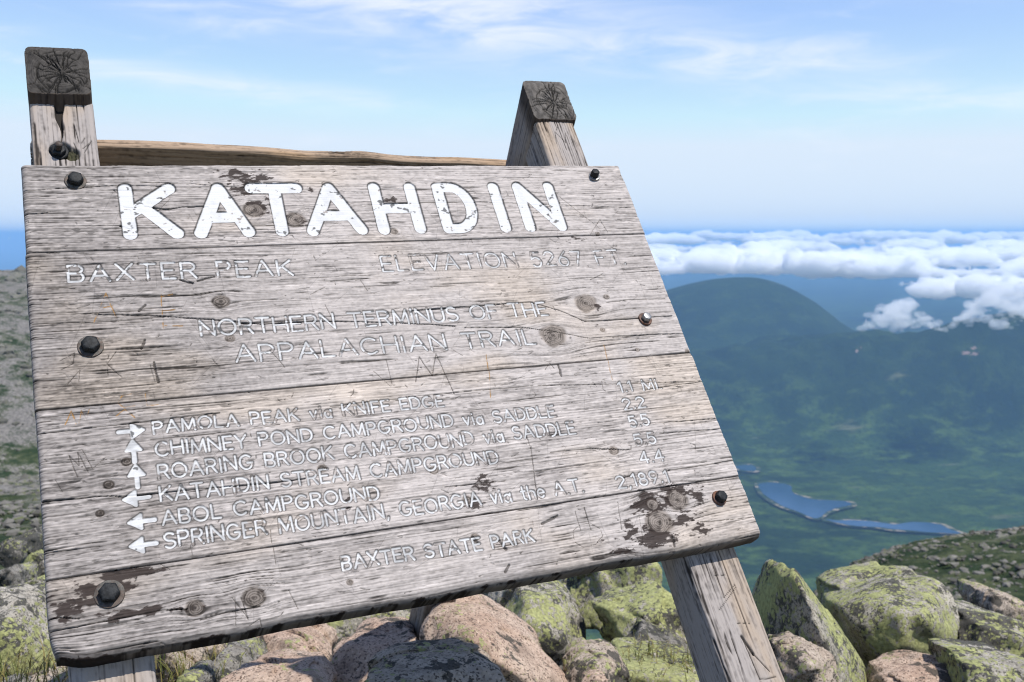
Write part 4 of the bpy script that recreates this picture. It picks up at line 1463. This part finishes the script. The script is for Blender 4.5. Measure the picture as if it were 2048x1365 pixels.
BOULDERS = [
    ('smooth pink boulder below the middle of the board, second from the left leg', M_PINK, 3.45, .45,
     S([(505, 1272, .2), (560, 1256, .25), (626, 1243, .3), (650, 1268, .22), (665, 1297, .15), (655, 1345, .0), (640, 1420, .0), (520, 1420, .0), (472, 1335, .12), (580, 1300, -.08), (500, 1330, .0)])),
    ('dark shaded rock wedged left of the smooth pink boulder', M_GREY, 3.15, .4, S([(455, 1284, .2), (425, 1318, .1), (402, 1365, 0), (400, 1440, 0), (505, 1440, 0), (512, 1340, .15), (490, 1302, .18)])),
    ('low pink rock half in shadow at the bottom edge under the board', M_PINK, 2.72, .35, S([(432, 1368, .1), (480, 1341, .16), (530, 1326, .2), (565, 1329, .2), (630, 1352, .1), (700, 1420, .1), (432, 1450, 0), (560, 1450, -.12)])),
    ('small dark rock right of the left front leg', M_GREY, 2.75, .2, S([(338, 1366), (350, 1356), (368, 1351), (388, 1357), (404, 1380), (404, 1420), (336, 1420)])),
    ('reddish rock seen just under the lower edge of the board', M_PINKL, 4.2, .5, S([(330, 1305), (362, 1286), (420, 1284), (455, 1310), (450, 1370), (330, 1370)])),
    ('pale grey stone sloping beside the left front leg', M_PINKL, 3.55, .3, S([(300, 1305), (325, 1304), (350, 1316), (378, 1342), (390, 1400), (300, 1400)])),
    ('pinkish rock with a diagonal shadow left of the dark rear leg', M_PINK, 3.02, .4,
     S([(688, 1276, .15), (745, 1259, .2), (800, 1250, .25), (813, 1263, .22), (831, 1284, .15), (830, 1305, .1), (800, 1345, 0), (745, 1400, -.05), (658, 1420, .0), (662, 1305, .1)])),
    ('large bright pink boulder in front of the dark rear leg', M_PINK, 2.98, .5,
     S([(832, 1280, .1), (843, 1254, .12), (863, 1232, .15), (890, 1215, .2), (911, 1210, .22), (936, 1215, .22), (960, 1223, .2), (988, 1236, .2), (1010, 1254, .2), (1040, 1264, .22), (1066, 1287, .22), (1080, 1307, .2), (1132, 1354, .15), (1165, 1430, .1), (850, 1320, .0), (845, 1430, .0), (935, 1275, -.1), (1000, 1330, -.12)])),
    ('grey rock lying in the shadow of the board at the bottom edge', M_PINKL, 2.22, .32, S([(704, 1366, .05), (726, 1341, .1), (800, 1311, .15), (880, 1300, .18), (930, 1297, .18), (952, 1315, .15), (1000, 1346, .1), (1042, 1430, .05), (690, 1450, 0), (850, 1390, -.08)])),
    ('peaked lichen boulder with one dark face left of centre gap', M_LICH, 4.3, .7,
     S([(1085, 1157, .1), (1106, 1167, .1), (1137, 1195, .1), (1164, 1230, .08), (1179, 1258, .05), (1184, 1292, .0), (1170, 1350, -.05), (950, 1192, .5), (990, 1178, .4), (985, 1330, .45), (1056, 1172, -.05), (1042, 1262, -.22), (1035, 1360, -.25)])),
    ('tall pale lichen boulder just left of the right front leg', M_LICH2, 4.9, .8, S([(1115, 1190, .3), (1140, 1148, .2), (1180, 1128, .15), (1240, 1118, .1), (1305, 1116, .1), (1322, 1140, .05), (1326, 1185, .0), (1310, 1260, -.05), (1190, 1270, -.05), (1115, 1250, .3)])),
    ('broad lichen slab running behind the right front leg', M_LICH2, 4.1, .6, S([(1186, 1203, .3), (1250, 1196, .3), (1335, 1180, .25), (1400, 1218, .2), (1412, 1280, .0), (1400, 1330, -.05), (1300, 1262, -.02), (1200, 1275, .25), (1262, 1300, .0), (1262, 1350, .1)])),
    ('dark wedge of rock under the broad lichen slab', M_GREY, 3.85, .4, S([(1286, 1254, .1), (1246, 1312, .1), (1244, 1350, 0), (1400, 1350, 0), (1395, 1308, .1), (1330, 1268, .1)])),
    ('small round boulder with pink top beside the large bright pink one', M_PINKL, 3.1, .3, S([(1124, 1352, .0), (1140, 1324, .05), (1165, 1300, .1), (1190, 1290, .12), (1216, 1296, .1), (1240, 1315, .08), (1258, 1346, .05), (1268, 1430, .0), (1124, 1430, .0), (1190, 1340, -.08)])),
    ('tiny red stone at the bottom edge right of centre', M_PINK, 2.8, .12, S([(1164, 1366), (1184, 1354), (1205, 1355), (1219, 1367), (1216, 1410), (1164, 1410)])),
    ('flat cracked lichen slab at the bottom left of the right front leg', M_LICH2, 3.45, .5, S([(1222, 1316, .2), (1300, 1316, .2), (1375, 1328, .15), (1440, 1352, .1), (1440, 1440, 0), (1230, 1440, 0), (1240, 1345, .02), (1360, 1365, -.05)])),
    ('sharp pyramid boulder with lichen right of the leg', M_LICH2, 3.6, .5,
     S([(1571, 1139, .05), (1586, 1131, .05), (1612, 1168, .05), (1642, 1202, .06), (1667, 1239, .06), (1704, 1283, .05), (1727, 1320, .0), (1745, 1400, -.05), (1526, 1188, .3), (1500, 1240, .4), (1490, 1400, .3), (1594, 1156, -.02), (1616, 1203, -.12), (1652, 1294, -.25), (1672, 1400, -.3)])),
    ('low pinkish rock in front of the sharp pyramid boulder', M_PINKL, 3.2, .3, S([(1545, 1282, .1), (1600, 1279, .1), (1650, 1294, .1), (1674, 1320, .08), (1690, 1430, .0), (1545, 1430, .0), (1620, 1330, -.05)])),
    ('big rounded boulder covered in yellow lichen at right', M_LICH2, 3.95, .7,
     S([(1655, 1207, .2), (1694, 1190, .2), (1720, 1175, .2), (1764, 1161, .22), (1822, 1158, .22), (1848, 1152, .22), (1871, 1154, .2), (1897, 1173, .18), (1919, 1206, .12), (1931, 1240, .08), (1929, 1272, .0), (1914, 1312, -.05), (1896, 1330, -.05), (1778, 1360, -.05), (1736, 1352, .0), (1680, 1290, .1), (1780, 1245, -.25), (1850, 1235, -.22)])),
    ('pink and yellow boulder cut off by the right edge', M_LICH, 3.9, .6, S([(1915, 1222, .2), (1968, 1229, .2), (2050, 1243, .2), (2140, 1290, .2), (2140, 1400, .0), (1945, 1345, .0), (1918, 1300, .1), (2010, 1280, -.08)])),
    ('small reddish topped rock above the boulder at the right edge', M_PINKL, 5.2, .5, S([(1978, 1217), (1987, 1194), (2001, 1190), (2020, 1202), (2060, 1208), (2080, 1260), (1983, 1250)])),
    ('dark patched rock in the bottom right corner', M_LICH, 3.2, .4, S([(1930, 1331, .05), (1957, 1320, .1), (2000, 1323, .1), (2080, 1330, .1), (2120, 1440, .0), (1950, 1440, .0)])),
    ('flat pink rock at the bottom between the rounded boulder and the corner', M_PINK, 3.35, .35, S([(1770, 1358, .05), (1820, 1349, .1), (1870, 1339, .12), (1906, 1324, .15), (1944, 1340, .1), (1972, 1366, .05), (1990, 1440, .0), (1760, 1440, .0)])),
    ('lichen rock glimpsed below the middle of the board', M_LICH2, 5.3, .6, S([(625, 1275, .1), (650, 1240, .1), (705, 1224, .1), (765, 1214, .1), (830, 1210, .1), (860, 1290, .0), (630, 1310, .0)])),
    ('grey boulder with round lichen spots at the left edge', M_LICH, 3.4, .5, S([(-70, 1190, .2), (0, 1178, .2), (27, 1189, .18), (48, 1209, .12), (57, 1240, .08), (66, 1292, .02), (90, 1344, .0), (95, 1430, .0), (-80, 1430, .0), (10, 1270, -.1)])),
    ('yellow lichen rock between the left boulder and the board', M_LICH2, 3.85, .4, S([(52, 1235), (62, 1224), (84, 1220), (120, 1232), (130, 1310), (110, 1350), (60, 1340)])),
    ('pale flat stone in the grass left of the left front leg', M_PINKL, 2.85, .3, S([(36, 1363, .05), (68, 1352, .08), (136, 1345, .1), (165, 1360, .1), (170, 1420, 0), (30, 1420, 0)])),
    ('mossy rock beside the board above the left boulder', M_LICH2, 5.0, .4, S([(30, 1200), (44, 1168), (68, 1156), (95, 1166), (120, 1210), (60, 1222)])),
    ('flat dark stone beside the board, over the yellow lichen rock', M_GREY, 4.5, .3, S([(46, 1212), (60, 1200), (88, 1198), (120, 1212), (120, 1240), (50, 1240)])),
    ('brownish stone high in the rubble at the left edge', M_GREY, 7.2, .5, S([(-20, 1130), (-15, 1090), (10, 1078), (34, 1086), (42, 1120), (30, 1145)])),
    ('upright stone standing highest in the left rubble', M_GREY, 8.2, .4, S([(44, 1110), (50, 1072), (57, 1058), (68, 1056), (73, 1075), (86, 1100), (100, 1130), (50, 1130)])),
    ('lichen stone in the middle of the left rubble', M_LICH, 6.4, .4, S([(34, 1160), (42, 1122), (60, 1106), (80, 1112), (110, 1150), (100, 1175), (45, 1175)])),
    ('grey stone below the brownish one at the left edge', M_GREY, 6.0, .4, S([(-30, 1185), (-20, 1148), (8, 1138), (26, 1150), (34, 1180), (20, 1200)])),
    ('lichen boulder between the dark rear leg and the peaked boulder', M_LICH, 4.7, .5, S([(935, 1240), (950, 1205), (985, 1190), (1020, 1200), (1030, 1260), (1000, 1300), (940, 1290)])),
]
for i, b in enumerate(BOULDERS):
    boulder(b[0], b[1], b[2], b[3], b[4], 700 + i * 13, disp=(.35 if 'pyramid' in b[0] and 'sharp' in b[0][:5] else 1.0))


def rubble():
    def smp(r):
        x, y = -4.5 + 9 * r.random(), 1.0 + 5.2 * r.random()
        z = flank_h(np.array([x]), np.array([y]))[0][0]
        return np.array([x, y, z + .01])
    prop(scatter_rocks('rubble', 700, smp, lambda r: .03 + .12 * r.random() ** 2, M_GREY, 15, base=ICO3, flat=.75),
         'small granite rubble filling the gaps between the boulders', 'rubble', kind='stuff')


rubble()


def grass():
    m, t = new_mat('mountain_grass')
    rnd = t.n('ShaderNodeNewGeometry').outputs['Random Per Island']
    c = t.mix(rnd, (0.06, 0.085, 0.016), (0.22, 0.17, 0.06))
    b = finish(t, c, 0.7, spec=0.2)
    r = np.random.default_rng(44)
    V, Fc = [], []
    spots = []
    for px, py, Y, n, sp, hh in ((10, 1345, 2.95, 130, .12, .09), (45, 1362, 2.75, 70, .08, .10), (365, 1335, 3.4, 110, .12, .09), (395, 1355, 3.05, 60, .07, .10), (110, 1350, 3.3, 60, .12, .10),
                                 (1310, 1322, 3.62, 130, .14, .08), (1370, 1330, 3.6, 70, .10, .08), (430, 1315, 3.9, 70, .15, .07), (1260, 1345, 3.5, 30, .06, .08), (1500, 1340, 3.5, 50, .12, .1)):
        c0 = at(px, py, Y)
        for i in range(n):
            spots.append((c0 + np.array([r.normal(0, sp), r.normal(0, sp * .7), -.02]), hh * (.5 + .8 * r.random())))
    for c0, hh in spots:
        a = r.random() * 6.28
        lean = hh * (.3 + .9 * r.random())
        d = np.array([math.cos(a), math.sin(a), 0])
        sd = np.array([-d[1], d[0], 0]) * (.0016 + .0012 * r.random())
        k = len(V)
        for q in (0, .35, .7, 1.0):
            ctr = c0 + np.array([0, 0, hh * q * (1 - .25 * q)]) + d * lean * q * q
            w = 1 - q * .9
            V += [ctr - sd * w, ctr + sd * w]
        for q in range(3):
            Fc.append((k + 2 * q, k + 2 * q + 1, k + 2 * q + 3, k + 2 * q + 2))
    prop(link('grass', mesh_np('grass', np.array(V), np.array(Fc)), mat=m), 'short mountain grass growing between the boulders', 'grass', kind='stuff')


grass()


# ------------------------------------------------------------------ clouds below and at the horizon
def cloud_mat(name, dens):
    m = bpy.data.materials.new(name)
    m.use_nodes = True
    t = NT(m.node_tree)
    v = t.n('ShaderNodeVolumePrincipled', ins={'Color': (1, 1, 1, 1), 'Density': dens, 'Anisotropy': 0.0})
    o = t.n('ShaderNodeOutputMaterial')
    t.t.links.new(v.outputs[0], o.inputs['Volume'])
    return m


M_CLOUD = cloud_mat('cloud_vapour', 0.022)
M_WISP = cloud_mat('thin_cloud_vapour', 0.012)


def cloud(name, puffs, voxel, amp, seed, label, cat='cloud', group=None, kind=None, mat=None):
    V, Fc = [], []
    bv, bf = ICO3
    for k, (c, r) in enumerate(puffs):
        V.append(bv * np.array(r) + c)
        Fc.append(bf + k * len(bv))
    me = mesh_np(name, np.concatenate(V), np.concatenate(Fc))
    tmp = bpy.data.objects.new(name + '_tmp', me)
    COL.objects.link(tmp)
    md = tmp.modifiers.new('r', 'REMESH')
    md.mode = 'VOXEL'
    md.voxel_size = voxel
    dg = bpy.context.evaluated_depsgraph_get()
    ev = tmp.evaluated_get(dg)
    src = ev.to_mesh()
    n = len(src.vertices)
    co = np.empty(n * 3, np.float32)
    src.vertices.foreach_get('co', co)
    no = np.empty(n * 3, np.float32)
    src.vertices.foreach_get('normal', no)
    co, no = co.reshape(-1, 3), no.reshape(-1, 3)
    nq = len(src.polygons)
    li = np.empty(len(src.loops), np.int32)
    src.loops.foreach_get('vertex_index', li)
    fq = li.reshape(-1, 4)
    ev.to_mesh_clear()
    bpy.data.objects.remove(tmp)
    d = amp * 2 * (fbm(co[:, 0] / (amp * 3), co[:, 1] / (amp * 3), co[:, 2] / (amp * 3), oct=5, seed=seed, gain=.72) - .5)
    co = co + no * d[:, None]
    ctr = co.mean(0)
    o = link(name, mesh_np(name, co - ctr, fq), mat=mat or M_CLOUD)
    o.location = ctr
    prop(o, label, cat, group, kind)
    return o


def build_clouds():
    r = np.random.default_rng(12)
    # bank of cumulus towards the horizon: rows of flat based heaps
    puffs, behind = [], []
    for (Y, base, top, pxa, pxb, n) in ((10000, 548, 494, 1260, 1800, 250), (10300, 556, 498, 1600, 2150, 260), (11200, 535, 486, 1260, 2150, 220), (12000, 524, 486, 1250, 2250, 190), (14000, 508, 472, 1240, 2300, 190), (17000, 490, 460, 1240, 2300, 170),
                                        (20000, 482, 456, 1200, 2300, 230), (8700, 596, 540, 1850, 2180, 80), (20000, 480, 464, -260, 60, 30)):
        for i in range(n):
            px = pxa + (pxb - pxa) * r.random()
            cl = sstep(.25, .6, vn(px / 55, Y * .013, seed=4))
            hgt = (base - top) * (.34 + .66 * cl * (.35 + .65 * r.random()))
            c = at(px, base - hgt * .42, Y * (1 + .05 * r.normal()))
            s = hgt * Y / F_PX * .36
            puffs.append((c, (s * (1.5 + 1.4 * r.random()), s * 1.5, s)))
            for q in range(7):
                k = s * (.16 + .34 * r.random())
                puffs.append((c + np.array([r.normal(0, s * 1.1), r.normal(0, s * .6), s * (-.3 + 1.4 * r.random())]), (k * 1.15, k * 1.2, k)))
    near = [p for p in puffs if p[0][1] < 15000]
    far = [p for p in puffs if p[0][1] >= 15000]
    cloud('cloud_bank', near, 24.0, 62.0, 3, 'white cumulus bank lying along the horizon behind the mountain', 'cloud bank', kind='stuff')
    cloud('cloud_bank', far, 45.0, 75.0, 5, 'thin farther cumulus band on the horizon line', 'cloud bank', kind='stuff')

    for (Y, base, top, n) in ((10500, 544, 500, 70), (13000, 515, 478, 90), (18000, 486, 460, 110)):
        for i in range(n):
            px = 110 + 1150 * r.random()
            hgt = (base - top) * (.3 + .7 * sstep(.25, .6, vn(px / 55, Y * .013, seed=4)) * r.random())
            c = at(px, base - hgt * .42, Y * (1 + .05 * r.normal()))
            s = hgt * Y / F_PX * .40
            behind.append((c, (s * (1.5 + 1.4 * r.random()), s * 1.5, s)))
    cloud('cloud_bank', behind, 45.0, 62.0, 6, 'cumulus bank hidden mostly behind the board', 'cloud bank', kind='stuff')

    def heap(px0, px1, top, base, Y, n, seed):
        rr = np.random.default_rng(seed)
        out = []
        for i in range(n):
            q = rr.beta(1.6, 1.6)
            px = px0 + (px1 - px0) * q
            e = (1 - abs(2 * q - 1) ** 1.6) * (.55 + .6 * vn(q * 5, seed * 1.0, seed=3))
            py = base - (base - top) * e * rr.random() ** .8 + 3 * rr.normal()
            c = at(px, py, Y + rr.normal(0, 110))
            s = Y / F_PX * (3.0 + 9.5 * rr.random() ** 2) * (.5 + .6 * e)
            out.append((c, (s * (1.2 + .8 * rr.random()), s * 1.3, s * .8)))
        return out
    cloud('cumulus_cloud', heap(1716, 1886, 592, 660, 5000, 150, 1), 7.0, 26.0, 7, 'small lone white cloud hanging before the mountain ridge', 'cloud', 'low white clouds', mat=M_WISP)
    cloud('cumulus_cloud', heap(1900, 2120, 572, 652, 5100, 190, 2), 7.0, 26.0, 8, 'white cloud on the ridge cut off by the right edge', 'cloud', 'low white clouds', mat=M_WISP)


build_clouds()


# ------------------------------------------------------------------ the air
def haze():
    m = bpy.data.materials.new('haze_air')
    m.use_nodes = True
    t = NT(m.node_tree)
    v = t.n('ShaderNodeVolumePrincipled', ins={'Color': (0.34, 0.62, 1.0, 1), 'Density': 4.9e-5, 'Anisotropy': 0.0})
    o = t.n('ShaderNodeOutputMaterial')
    t.t.links.new(v.outputs[0], o.inputs['Volume'])
    x, y0, y1 = 110000, -3500, 152000
    z0, z1 = Z_PLAIN - 80, HC + 170
    V = np.array([(sx, sy, sz) for sx in (-x, x) for sy in (y0, y1) for sz in (z0, z1)], float)
    Fc = np.array([(0, 1, 3, 2), (4, 6, 7, 5), (0, 4, 5, 1), (2, 3, 7, 6), (0, 2, 6, 4), (1, 5, 7, 3)])
    prop(link('haze', mesh_np('haze', V, Fc, smooth=False), mat=m), 'pale blue haze thickening towards the horizon', 'haze', kind='stuff')


haze()
